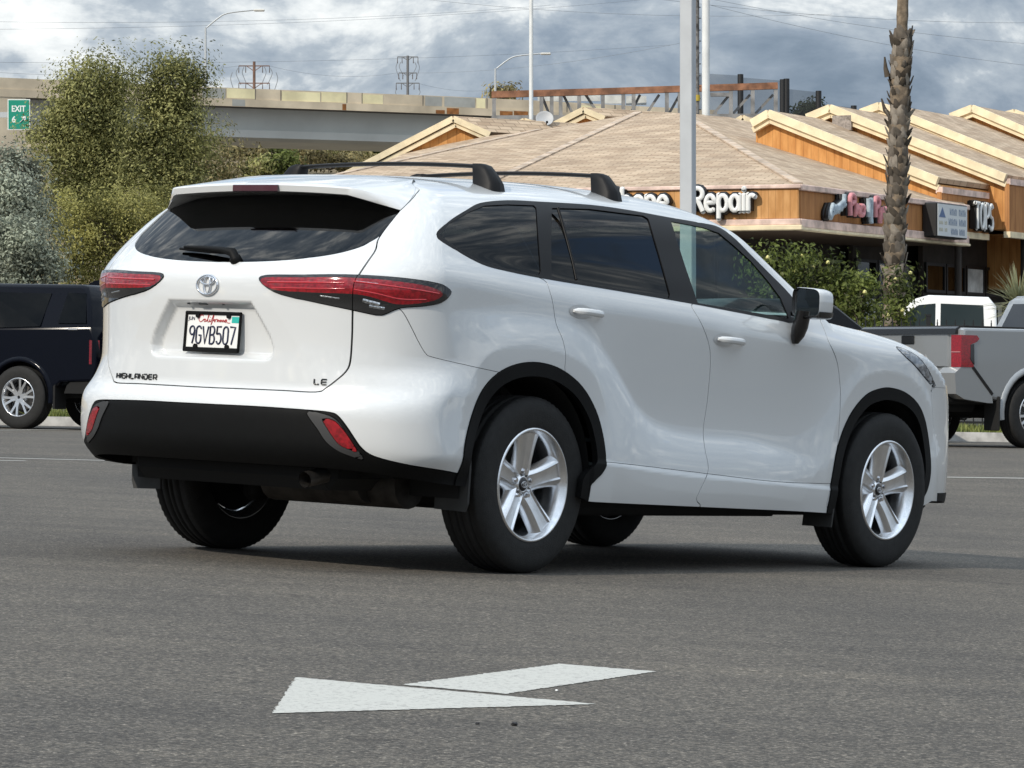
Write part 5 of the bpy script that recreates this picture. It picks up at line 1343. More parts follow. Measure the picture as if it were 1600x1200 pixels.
# ================================================================ poles, bridge, hillside, power lines
M_POLE=mat('pole_grey',(.46,.48,.50),.5,.1,var=.06,vscale=3); M_GALV=mat('galvanised',(.50,.52,.53),.5,.3); M_WHITEP=mat('pole_white',(.74,.75,.74),.5,var=.08,vscale=1.5)
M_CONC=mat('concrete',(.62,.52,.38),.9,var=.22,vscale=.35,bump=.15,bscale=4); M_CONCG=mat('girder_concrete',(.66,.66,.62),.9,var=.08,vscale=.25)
M_SOFFC=mat('deck_underside',(.16,.14,.125),.9,var=.2,vscale=.5); M_PATCH=mat('cream_paint_patch',(.88,.78,.48),.85,var=.15,vscale=.6); M_PATCHG=mat('grey_paint_patch',(.40,.40,.37),.85,var=.15,vscale=.8)  # deck underside: the shadow band below the slab is painted in as dark concrete
M_RUST=mat('rust_stain',(.30,.12,.035),.9,var=.35,vscale=2.)
def base_on(px,Y): 
    p=at(px,621,Y); return Vector((p.x,p.y,ground_z(p.x,p.y)))
# square lamp pole between the shops and the lot
p=base_on(1075,41.); r=empty('light_pole',p); tag(r,'tall square grey light pole standing between the SUV roof and the shops','light pole')
m=MB(); m.box((0,0,4.6),(.150,.150,9.2),None,.008,rz=math.radians(-22)); m.build('shaft',M_POLE,r)
m=MB(); m.box((0,0,.35),(.5,.5,.7),None,.03,rz=math.radians(-22)); m.build('footing',M_KERB,r)
m=MB(); m.box((0,0,9.25),(.9,.35,.16),None,.03); m.build('lamp_head',M_POLE,r)
# tall white pole beyond the roof, with the meshed mast beside it
p=base_on(1103,120.); r=empty('white_pole',p); tag(r,'thick white pole rising behind the shop roof','pole')
m=MB(); m.tube([(0,0,0),(0,0,16)],.135,14); m.build('shaft',M_WHITEP,r)
m=MB(); m.box((0,0,8.95),(.62,.5,.35),None,.05); m.build('collar',M_WHITEP,r)
p=base_on(1088,118.); r=empty('climbing_mast',p); tag(r,'dark weathered mast with climbing pegs beside the thick white pole','pole')
m=MB(); m.tube([(0,0,0),(0,0,16)],.105,10); m.build('shaft',mat('weathered_mast',(.16,.15,.14),.9,var=.7,vscale=6),r)
pg=MB(); pg.bar((-.17,0,0),(.17,0,0),.03,.03); pm=pg.mesh('peg',M_IRON)
for k in range(28): link('peg',pm,r,(0,0,5+.38*k),(0,0,.6 if k%2 else -.5))
m=MB(); m.tube([(0,0,9.85),(0,0,10.05)],.13,10); m.build('yellow_band',mat('yellow_band',(.55,.40,.05),.7),r)
p=base_on(830,150.); r=empty('white_pole',p); tag(r,'slim white pole standing against the overpass beside the satellite dish','pole')
m=MB(); m.tube([(0,0,0),(0,0,20)],[.105,.085],10); m.build('shaft',M_WHITEP,r); m=MB(); m.tube([(0,0,0),(0,0,.5)],.18,10); m.build('footing',M_KERB,r)
# ---------------- overpass
BY0,BY1=262.,300.                                       # distance at the picture's left and right
def bridge_pt(px,py):
    t=(px+200)/1300.; Y=BY0+(BY1-BY0)*t; return at(px,py,Y)
def lerp_tab(px,tab): return float(np.interp(px,[a for a,b in tab],[b for a,b in tab]))
TOPB=[(-320,104),(0,121),(80,124.5),(330,136),(700,150.5),(860,158),(1000,166),(1120,172)]
def overpass():
    r=empty('overpass',bridge_pt(300,600)); tag(r,'long concrete freeway overpass with patched parapet crossing behind the trees and roofs','bridge'); O=r.location.copy(); r.location.z=ground_z(O.x,O.y); O=r.location.copy()
    dv=(bridge_pt(1100,160)-bridge_pt(-300,160)); dv.z=0; dv.normalize(); nv=Vector((dv.y,-dv.x,0)); nv=nv if nv.y<0 else -nv
    X=list(range(-320,1121,20)); sc_=FPX/275.
    def row(px,dz,out):
        p=bridge_pt(px,lerp_tab(px,TOPB)); return p+Vector((0,0,dz))+nv*out-O
    def skin(nm,prof,m):                                  # prof: (dz below top, outwards)
        g=MB(); g.grid([[row(x,a,b) for a,b in prof] for x in X],False); g.build(nm,m,r)
    skin('parapet',[(-.86,0),(-.86,.02),(-.84,.02),(0,.0),(0,-.25),(-.9,-.35)],M_CONC)
    skin('deck_edge',[(-1.45,-.2),(-1.45,.10),(-.87,.10),(-.86,-.02)],M_CONC)
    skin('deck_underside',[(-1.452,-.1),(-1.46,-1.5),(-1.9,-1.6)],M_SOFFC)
    skin('box_girder',[(-1.47,-1.3),(-3.15,-1.75),(-3.16,-1.2),(-3.75,-1.3),(-3.95,-2.1),(-4.0,-6.),(-4.0,-9.),(-1.5,-10)],M_CONCG)
    skin('far_deck',[(-.9,-.35),(-.9,-11),(0,-11),(0,-11.3),(-1.5,-11.4)],M_CONC)
    # panel joints and paint patches, a little proud of the wall
    def patch(nm,x0,x1,f0,f1,m,out):
        k=max(2,int((x1-x0)/8)); g=MB(); rows=[]
        for i in range(k+1):
            x=x0+(x1-x0)*i/k; rows.append([row(x,-f0,out),row(x,-f1,out)])
        g.grid(rows,False); g.build(nm,m,r)
    for x0,x1,f0,f1,m in ((316,352,.08,.86,M_PATCHG),(354,398,.05,.80,M_PATCH),(440,500,.10,.86,M_PATCH),(502,541,.04,.84,M_PATCH),(566,598,.10,.84,M_PATCH),(664,690,.06,.84,M_PATCHG),(694,742,.05,.84,M_PATCHG),(744,758,.04,.84,M_PATCH),(902,944,.2,.9,M_PATCH),(362,382,.90,1.42,M_PATCHG)):
        patch('paint_patch',x0,x1,f0,f1,m,.028 if f0<.87 else .106)
    for x0,x1,f0,f1 in ((680,694,1.15,1.44),(697,716,.95,1.44),(780,800,1.0,1.44),(802,824,.95,1.40),(534,540,.95,1.44)): patch('rust_stain',x0,x1,f0,f1,M_RUST,.108)
    M_JT=mat('joint_dark',(.16,.14,.12),.9)
    for x in (398,438,541,565,660,760,885,960): patch('panel_joint',x,x+1.2,.0,.86,M_JT,.030)
    # piers
    for px in (-140,1060):
        q=row(px,-4,-5.5); m=MB(); m.box((q.x,q.y,q.z/2-.5),(4.2,2.0,q.z+1.),None,.3); m.build('pier',M_CONCG,r)
    # concrete wing wall that carries the sign at the left end
    OVO_Z=O.z; g=MB(); rows=[]
    for x in list(range(-320,41,20)): 
        p=row(x,-1.46,.06); rows.append([p,Vector((p.x,p.y,-1.-OVO_Z))])
    g.grid(rows,False); g.build('wing_wall',M_CONC,r)
    return r,row,O,nv
OV,ovrow,OVO,OVN=overpass()
def exit_sign():
    a=at(12,203,258.); b=at(47,155,258.); w=(b.x-a.x); h=b.z-a.z; c=Vector(((a.x+b.x)/2,258.,(a.z+b.z)/2))
    r=empty('exit_sign',c); tag(r,'green freeway exit sign with white border and arrow, half behind the tall tree','sign')
    MG=mat('sign_green',(.0,.26,.17),.5); MW=mat('sign_border_white',(.80,.82,.80),.5)
    MB().box((0,0,0),(w,.06,h),None).build('border',MW,r); MB().box((0,-.04,0),(w-.13,.03,h-.13),None).build('face',MG,r)
    M=Matrix(((1,0,0,0),(0,0,-1,-.062),(0,1,0,0),(0,0,0,1)))
    def tx(t,sz,x,y,sx): 
        o=link('lettering',text_mesh('lettering',t,MW,sz,.005,.018),r); o.matrix_local=Matrix.Translation((x,0,y))@M@Matrix.Diagonal((sx,1,1,1))
    tx('EXIT',.62,-.02,.40,.80); tx('6',.62,-.36,-.38,.95)
    m=MB(); m.bar((.08,-.07,-.58),(.42,-.07,-.24),.03,.13,(0,1,0)); m.prism([(.52,-.12),(.16,-.16),(.48,-.50)],-.085,-.062,'xz'); m.build('arrow',MW,r)
    m=MB(); m.bar((-.4,.25,-.2),(-.4,.25,.2),.1,2.2); m.build('bracket',M_GALV,r)
exit_sign()
def street_lamp(px,py,ptop,ptip,label):
    b=ovrow(px,-.86,-.2)+OVO; Y=b.y; T=at(px,ptop,Y); E=at(ptip[0],ptip[1],Y)
    r=empty('street_lamp',b); tag(r,label,'street lamp','lamps along the overpass')
    m=MB(); m.tube([(0,0,0),(0,0,T.z-b.z)],[.11,.075],8); m.build('shaft',M_GALV,r)
    q=T-b; e=E-b; mid=(q+e)/2+Vector((-(e.x-q.x)*.06,0,(e.z-q.z)*.32)); P=catmull([q,(q*.5+mid*.5)+Vector((0,0,.12)),mid,e],4)
    m=MB(); m.tube([Vector(p) for p in P],[.06]*len(P),8); m.build('arm',M_GALV,r)
    m=MB(); m.box((e.x+.35,e.y,e.z-.03),(.85,.35,.18),None,.06); m.build('lamp_head',mat('lamp_head_grey',(.62,.60,.55),.5),r)
street_lamp(323,136,43,(398,15.5),'tall curved-arm street lamp on the overpass, nearer the two-crowned tree')
street_lamp(776,153,107,(846,83.5),'smaller curved-arm street lamp on the overpass near the slim white pole')
def power_tower(px,ptop,pbot,cross,Y,label,m_):
    T=at(px,ptop,Y); B=base_on(px,Y); r=empty('power_pole',B); tag(r,label,'power pole','power poles behind the overpass')
    h=T.z-B.z; s=FPX/Y
    m=MB(); m.tube([(0,0,0),(0,0,h)],[.30,.20],8); m.build('shaft',m_,r)
    ins=MB(); ins.tube([(0,0,0),(0,0,-1.0)],[.05,.08],6); im=ins.mesh('insulator',mat('insulator',(.10,.08,.075),.5))
    for (dy,half) in cross:
        z=h-dy/s; w=half/s; m=MB(); m.bar((-w,0,z),(w,0,z),.14,.15); m.bar((-w*.5,0,z),(0,0,z-w*.35),.10,.1); m.bar((w*.5,0,z),(0,0,z-w*.35),.10,.1); m.build('crossarm',m_,r)
        for k in (-1,-.55,.55,1): link('insulator',im,r,(w*k,0,z))
    return [at(px+sx*half,ptop+dy,Y) for dy,half in cross for sx in (-1,1)]
M_WOODP=mat('pole_wood',(.17,.10,.075),.9,var=.3,vscale=1.); M_STEELP=mat('pole_steel',(.14,.14,.145),.6)
ta=power_tower(397,96,136,[(7,24),(34,24)],520.,'brown timber power pole with drooping jumpers above the overpass',M_WOODP)
tb=power_tower(637,87,147,[(2,16),(27,14),(43,18)],560.,'grey steel power pole with three crossarms above the overpass',M_STEELP)
M_WIRE=mat('wire',(.20,.215,.235),.7)
def wire(a,b,sag,rad,label):
    P=[]; c=(a+b)/2
    for k in range(25):
        t=k/24; q=a.lerp(b,t); q=q-Vector((0,0,sag*4*t*(1-t))); P.append(q-c)
    m=MB(); m.tube(P,rad,5,False); o=m.build('power_line',M_WIRE,None,c); tag(o,label,'power line','overhead power lines'); return o
LW='thin overhead power line strung across the cloudy sky'
for a,b,Ya,Yb in (((-60,33),(860,8),420,520),((-60,46),(1000,0),420,520),((-40,97),(1050,70),430,560),((373,103),(-60,109),520,430),((637,114),(1070,66),560,430),((421,103),(620,114),520,560),((653,130),(800,135),560,590),
    ((1060,-12),(1720,74),330,420),((1000,-5),(1720,33),330,420),((1110,8),(1720,112),330,420),((620,-6),(1300,22),400,420)):
    wire(at(*a,Ya),at(*b,Yb),1.0,.017,LW)
# curly jumpers of the poles are parts of the poles
for o in list(COL.objects):
    if o.name.startswith('power_pole'):
        tall=o['label'].startswith('grey'); 
        for sx in (-1,1):
            for k,(w,z0,L) in enumerate(((2.4,.0,2.4),(1.5,.2,2.6),(3.2,-.6,3.2)) if not tall else ((1.6,0,3.),(1.1,0,2.2),(1.7,-4.2,1.8))):
                top=max(c.data.vertices[i].co.z for c in o.children if c.name.startswith('shaft') for i in range(len(c.data.vertices)))
                m=MB(); zt=top-1.0+z0; m.tube(catmull([(sx*w,0,zt),(sx*(w+.25),0,zt-.3*L),(sx*(w-.1),0,zt-.7*L),(sx*(w-.45),0,zt-L)],4),.05,5); m.build('jumper',M_WIRE,o)
# ---------------- billboard frame and netting behind the shops
def billboard():
    Y=190.; r=empty('billboard_frame',base_on(900,Y)); tag(r,'long rusty-topped steel billboard frame with white panels behind the shop roof','billboard'); O=r.location.copy(); MR=mat('rusty_steel',(.26,.12,.065),.8,var=.4,vscale=2.); MS=mat('weathered_steel',(.23,.225,.22),.7,var=.3,vscale=2.); MWp=mat('panel_white',(.62,.64,.62),.7,var=.15,vscale=2.)
    P=lambda px,py,d=0:at(px,py,Y+d)-O
    m=MB(); m.bar(P(768,148),P(945,143),.30,.35); m.bar(P(945,143),P(1215,134),.30,.35); m.build('top_beam',MR,r)
    m=MB(); m.bar(P(768,185),P(1215,182),.25,.3); m.bar(P(1110,148),P(1140,148),.2,.2); m.build('bottom_beam',MS,r)
    for px in (772,846,862,876,905,942,974,990,1042,1062,1142,1176,1212):
        m=MB(); y=146-(px-768)*.026; m.bar(P(px,y),P(px,188),.24,.2); m.build('upright',MS,r)
    for a,b in ((1140,1115),(1172,1145),(1208,1180),(1062,1045),(1030,1010),(1000,985),(846,858),(880,895),(915,935)):
        m=MB(); m.bar(P(a,148,.4),P(b,178,.4),.14,.14); m.build('brace',MS,r)
    for a,b,y0,y1 in ((840,875,147,158),(880,938,146,158),(944,974,149,162),(978,1010,150,164)):
        m=MB(); c=(P(a,y0,1.)+P(b,y1,1.))/2; d=P(b,y1,1.)-P(a,y0,1.); m.box(tuple(c),(abs(d.x),.1,abs(d.z))); m.build('panel',MWp,r)
    # low steel work on the roof behind
billboard()
def netting():
    Y=240.; r=empty('net_fence',base_on(1190,Y)); tag(r,'tall see-through black net fence on dark posts behind the shop roofs','fence'); O=r.location.copy(); P=lambda px,py,d=0:at(px,py,Y+d)-O
    MN=bpy.data.materials.new('net'); MN.use_nodes=True; nt=MN.node_tree; b=nt.nodes['Principled BSDF']; b.inputs['Base Color'].default_value=(.04,.045,.05,1); b.inputs['Alpha'].default_value=.42; b.inputs['Roughness'].default_value=.9
    for px,top in ((1086,112),(1157,116),(1223,124),(1229,123),(1279,142),(1334,165)):
        m=MB(); t=P(px,top); m.tube([(t.x,0,0),(t.x,0,t.z)],.20,8); m.build('post',M_IRON,r)
    for a,b_,t0,t1 in ((1086,1157,114,118),(1158,1222,121,126),(1230,1278,139,144),(1280,1334,163,168)):
        q0=P(a,t0,.2); q1=P(b_,t1,.2); me=bpy.data.meshes.new('net_panel'); me.from_pydata([q0,q1,(q1.x,q1.y,q1.z-9),(q0.x,q0.y,q0.z-9)],[],[(0,1,2,3)]); me.materials.append(MN); link('net_panel',me,r)
netting()
# ---------------- hillside under the bridge
def hillside():
    nx,ny=190,44; V=[]
    for j in range(ny+1):
        Y=300+ 260*(j/ny)**1.6
        for i in range(nx+1):
            X=-280+440*i/nx; z=float(np.interp(Y,[300,312,325,345,365,420,560],[-1,11,19.5,24,27,31,33]))+.7*sin(X*.21+j*.5)+.5*sin(X*.47-j*.33)+.25*random.uniform(-1,1); z-=10*sst1(5,60,X)*sst1(300,330,Y)
            V.append((X,Y,z))
    F=[(j*(nx+1)+i,j*(nx+1)+i+1,(j+1)*(nx+1)+i+1,(j+1)*(nx+1)+i) for j in range(ny) for i in range(nx)]
    o=link('hillside',np_mesh('hillside',V,F,mat('dry_hillside',(.20,.155,.085),.95,var=.35,vscale=.12,col2=(.33,.26,.16),detail=8))); o['kind']='structure'
hillside()
# ================================================================ vegetation
def leaf_mat(name,dark,light,trans=.35):
    m=bpy.data.materials.new(name); m.use_nodes=True; nt=m.node_tree; nd=nt.nodes.new; lk=nt.links.new; nt.nodes.clear()
    out=nd('ShaderNodeOutputMaterial'); at_=nd('ShaderNodeAttribute'); at_.attribute_name='tone'; r=nd('ShaderNodeValToRGB'); e=r.color_ramp.elements; e[0].position=.1; e[0].color=(*dark,1); e[1].position=.95; e[1].color=(*light,1); lk(at_.outputs['Fac'],r.inputs[0])
    d=nd('ShaderNodeBsdfPrincipled'); d.inputs['Roughness'].default_value=.6; d.inputs['Specular IOR Level'].default_value=.25; lk(r.outputs[0],d.inputs['Base Color']); t=nd('ShaderNodeBsdfTranslucent'); lk(r.outputs[0],t.inputs[0]); x=nd('ShaderNodeMixShader'); x.inputs[0].default_value=trans; lk(d.outputs[0],x.inputs[1]); lk(t.outputs[0],x.inputs[2]); lk(x.outputs[0],out.inputs[0]); return m
def leaf_cloud(C,size,m,name,seed,elong=1.7,tone=None,out=None):
    """one small bent leaf (two triangles) at every point of C"""
    g=np.random.default_rng(seed); n=len(C); d=g.normal(size=(n,3)); d/=np.linalg.norm(d,axis=1,keepdims=True)
    if out is not None: d=d*.75+out; d/=np.linalg.norm(d,axis=1,keepdims=True)
    u=np.cross(d,g.normal(size=(n,3))); u/=np.linalg.norm(u,axis=1,keepdims=True); w=np.cross(d,u)
    s=size*g.uniform(.6,1.35,(n,1)); a=C-u*s*elong; b=C+w*s*.55+d*s*.2; c=C+u*s*elong; e=C-w*s*.55+d*s*.2
    V=np.stack([a,b,c,e],1).reshape(-1,3); i=np.arange(n)*4; F=np.stack([i,i+1,i+2,i+3],1)
    me=np_mesh(name,V,F,m,None,False); t=g.uniform(0,1,n) if tone is None else np.clip(tone+g.normal(0,.09,n),0,1)
    A=me.attributes.new('tone','FLOAT','FACE'); A.data.foreach_set('value',t.astype(np.float32)); return me
def tree(name,base,blobs,n,size,m,bark,label,cat='tree',group=None,seed=1,trunks=None,twigs=60,clump=.40,dens=9):
    """blobs: (cx,cy,cz,rx,ry,rz) relative to base; leaves gathered in many small clumps"""
    g=np.random.default_rng(seed); r=empty(name,base); tag(r,label,cat,group)
    vol=np.array([b[3]*b[4]*b[5] for b in blobs])**.75; vol/=vol.sum(); pts=[]; tn=[]; clumps=[]
    for b,v in zip(blobs,vol):
        k=max(4,int(n*v/dens/18)); d=g.normal(size=(k,3)); d/=np.linalg.norm(d,axis=1,keepdims=True); rad=g.uniform(.15,1.45,(k,1))**.5; c=np.array(b[:3])+d*rad*np.array(b[3:]); clumps.append(c)
    CL=np.vstack(clumps); per=max(6,int(n/len(CL))); ct=np.clip(g.beta(.9,.9,len(CL)),.02,.98)
    cs=np.repeat(g.uniform(.35,1.45,len(CL))**1.1,per)[:,None]; P=np.repeat(CL,per,0)+np.clip(g.normal(size=(len(CL)*per,3)),-1.7,1.7)*np.array([clump,clump,clump*.8])*cs; T=np.repeat(ct,per)
    O=(P-np.repeat(CL,per,0))/(clump*1.1)+np.array([0,0,.35]); keep=P[:,2]>.05; P=P[keep]; T=T[keep]; O=O[keep]
    link('crown',leaf_cloud(P,size,m,'crown',seed+5,1.35,T,O),r)
    for path,rads in trunks or []:
        MB().tube([Vector(p) for p in catmull(path,3)],list(np.interp(np.linspace(0,1,(len(path)-1)*3+1),np.linspace(0,1,len(rads)),rads)),8).build('trunk',bark,r)
    tw=MB(); t0=np.array((trunks[0][0][-1] if trunks else (0,0,.3)))
    root=[np.array(q) for pth,_ in (trunks or []) for q in pth[1:]] or [np.array((0,0,.2))]
    for k in g.choice(len(CL),min(twigs,len(CL)),False):
        e=CL[k]; s=min(root,key=lambda q:np.linalg.norm(q-e)+ (5 if q[2]>e[2] else 0)); mid=(s+e)/2+np.array([0,0,.15*np.linalg.norm(e-s)]); tw.tube([Vector(s),Vector(mid),Vector(e)],[.05*size/.12,.03*size/.12,.012*size/.12],5,False)
    if tw.v: tw.build('limbs',bark,r)['kind']='stuff'
    return r
M_BARK=mat('bark',(.16,.13,.10),.95,var=.4,vscale=6); M_BARKL=mat('pale_bark',(.40,.36,.29),.9,var=.3,vscale=5)
ML_OL=leaf_mat('leaf_olive',(.060,.066,.016),(.46,.45,.18)); ML_YEL=leaf_mat('leaf_yellowgreen',(.075,.078,.018),(.52,.49,.17)); ML_GREY=leaf_mat('leaf_greygreen',(.09,.10,.075),(.52,.56,.43)); ML_DRY=leaf_mat('leaf_dry',(.09,.075,.032),(.46,.39,.19)); ML_GRN=leaf_mat('leaf_green',(.030,.040,.010),(.20,.24,.06)); ML_DK=leaf_mat('leaf_dark',(.02,.03,.012),(.08,.10,.04))
DT=98.
def bl(px,py,rx,ry,Y,base,ryd=None):                       # blob from picture ellipse at distance Y
    c=at(px,py,Y); s=Y/FPX; return (c.x-base.x,c.y-base.y,c.z-base.z,rx*s,(ryd or (rx+ry)/2)*s,ry*s)
B=base_on(150,DT)
tree('tall_tree',B,[bl(*q,DT,B) for q in ((152,112,26,18),(128,132,26,22),(176,140,22,26),(108,160,30,22),(152,172,38,28),(80,186,26,18),(120,206,40,26),(176,212,28,30),(66,214,16,14),(92,240,30,24),(150,246,44,26),(120,290,46,30),(185,290,30,30),(150,330,60,36))],62000,.036,ML_OL,M_BARKL,'tall olive-green tree with broad crown, left half of the pair in front of the overpass','tree','tall trees before the overpass',11,[([(0,0,0),(.1,0,2.2),(-.1,.1,4.2),(.2,0,6.5)],[.22,.18,.14,.06]),([(.1,0,1.6),(1.0,.1,3.4),(1.3,0,5.5)],[.15,.11,.05])],150,.37,17)
B=base_on(258,DT-2)
tree('tall_tree',B,[bl(*q,DT-2,B) for q in ((280,106,20,16),(252,112,20,18),(296,138,18,22),(240,142,18,20),(268,150,28,24),(290,182,24,22),(248,190,30,24),(222,222,24,24),(270,226,36,26),(308,236,18,22),(236,266,38,28),(288,280,34,28),(256,316,52,34),(300,330,30,30))],54000,.036,ML_OL,M_BARKL,'tall olive-green tree with narrow upright crown beside the street lamp','tree','tall trees before the overpass',12,[([(0,0,0),(-.1,0,2.5),(.1,0,5.),(.05,0,7.)],[.2,.17,.12,.05]),([(-.05,0,2.),(-.6,0,4.),(-.7,0,6)],[.12,.09,.04])],150,.37,17)
B=base_on(190,90)
tree('yellow_bush',B,[bl(*q,90,B) for q in ((110,380,46,40),(170,360,60,46),(225,350,50,60),(130,330,40,30),(190,420,70,40),(95,425,40,30),(250,420,50,40))],38000,.031,ML_YEL,M_BARK,'yellow-green leafy bush at the foot of the tall trees','bush',None,13,[([(0,0,0),(.2,0,1.5),(.1,0,3.)],[.1,.07,.03])],120,.34,15)
B=base_on(325,104)
tree('dry_bush',B,[bl(*q,104,B) for q in ((325,250,30,36),(345,280,34,40),(310,320,40,50),(350,330,40,40),(320,380,60,60))],11000,.05,ML_DRY,M_BARK,'thin brownish half-dry shrub at the right foot of the tall trees','bush',None,14,[([(0,0,0),(.1,0,2.),(0,0,4.5)],[.1,.07,.03])],110)
for k,(px,py,rx,ry,Y,n,lab) in enumerate(((18,318,48,46,80,9000,'large grey-green shrub with fine pale leaves under the exit sign'),(35,385,56,50,78,8000,'pale silvery shrub growing behind the navy SUV roof'),(20,262,30,20,84,3500,'small dark grey-green shrub between exit sign and tall tree'))):
    B=base_on(px,Y); tree('grey_shrub',B,[bl(px-15,py,rx*.7,ry*.8,Y,B),bl(px+18,py+8,rx*.6,ry*.8,Y,B),bl(px,py+45,rx,ry*.9,Y,B),bl(px-5,py-20,rx*.5,ry*.5,Y,B)],int(n*1.6),.036,ML_GREY,M_BARK,lab,'shrub','grey shrubs left of the tall trees',20+k,[([(0,0,0),(.1,0,1.),(0,0,2.)],[.09,.06,.03])],50,.30)
# hill shrubs
hs=[(382,232,30,18,330,ML_DRY),(425,245,26,24,335,ML_GRN),(465,240,24,16,340,ML_DRY),(500,235,28,20,345,ML_OL),(540,232,26,14,350,ML_OL),(560,225,30,12,360,ML_GRN),(590,236,20,12,350,ML_GRN),(440,262,20,14,325,ML_GRN),(400,262,30,16,325,ML_OL),(515,255,40,14,330,ML_DRY),(480,222,40,10,365,ML_DRY),(560,250,24,12,335,ML_DRY)]
tones={ML_DRY:'brown dry',ML_GRN:'bright green',ML_OL:'olive'}
for k,(px,py,rx,ry,Y,mm) in enumerate(hs):
    c=at(px,py,Y); s=Y/FPX; B=Vector((c.x,c.y,c.z-ry*s)); o=tree('hill_shrub',B,[(0,0,ry*s,rx*s,rx*s*.7,ry*s),(rx*s*.4,0,ry*s*.6,rx*s*.6,rx*s*.5,ry*s*.7)],2200,.16,mm,M_BARK,tones[mm]+' shrub on the dry slope under the overpass','shrub','shrubs on the slope under the overpass',40+k,None,10,.6)
tree('distant_tree',base_on(1258,300),[bl(1265,178,10,12,300,base_on(1258,300)),bl(1248,183,10,7,300,base_on(1258,300))],1500,.16,ML_DK,M_BARK,'small dark tree top showing between two gabled roof bays','tree',None,61,[([(0,0,0),(0,0,8),(0,0,22)],[.3,.25,.1])],20,.5)
tree('distant_tree',base_on(785,420),[bl(785,146,18,7,420,base_on(785,420))],900,.2,ML_DRY,M_BARK,'bare brownish tree top behind the overpass parapet near the far lamp','tree',None,62,[([(0,0,0),(0,0,15),(0,0,34)],[.4,.3,.1])],20,.7)
# shrubs in front of the shops
sh=[(1205,425,30,26,53.0,ML_GRN,2600,'leafy green shrub beside the SUV windscreen, nearest the lamp pole'),(1250,428,36,30,53.6,ML_GRN,2900,'broad green shrub with pale tips in front of the dark shop wall'),(1298,442,36,34,53.2,ML_GRN,2900,'green shrub with small yellow flowers above the SUV mirror'),(1340,462,28,28,52.8,ML_GRN,2300,'green shrub leaning against the palm trunk'),(1400,470,14,40,54.6,ML_GRN,1500,'thin green climber growing round the foot of the palm')]
for k,(px,py,rx,ry,Y,mm,n,lab) in enumerate(sh):
    B=base_on(px,Y); s=Y/FPX; tree('green_shrub',B,[bl(px,py,rx,ry,Y,B),bl(px-rx*.45,py+22,rx*.7,ry*.9,Y,B),bl(px+rx*.5,py+26,rx*.7,ry*.9,Y,B),bl(px,py+62,rx*1.1,ry,Y,B),bl(px,py+110,rx*1.1,ry*1.1,Y,B),bl(px+rx*.3,py-ry*.55,rx*.3,ry*.4,Y,B)],n,.032,mm,M_BARK,lab,'shrub','shrubs before the shops',70+k,[([(0,0,0),(.05,0,.9),(0,0,1.7)],[.04,.03,.015])],90,.16,5)
MFL=mat('yellow_flower',(.62,.58,.22),.6); fl=bmesh.new(); bmesh.ops.create_icosphere(fl,subdivisions=1,radius=.035); fm=bpy.data.meshes.new('flower'); fl.to_mesh(fm); fl.free(); fm.materials.append(MFL)
for o in [o for o in COL.objects if o.name.startswith('green_shrub')]:
    g=np.random.default_rng(hash(o['label'])%1000 if False else len(o['label']))
    cr=[c for c in o.children if c.name.startswith('crown')][0]; n=len(cr.data.vertices)
    for k in range(9):
        v=cr.data.vertices[int(g.integers(0,n))].co; 
        if v.y<.3: link('flower',fm,o,(v.x,v.y-.1,v.z))
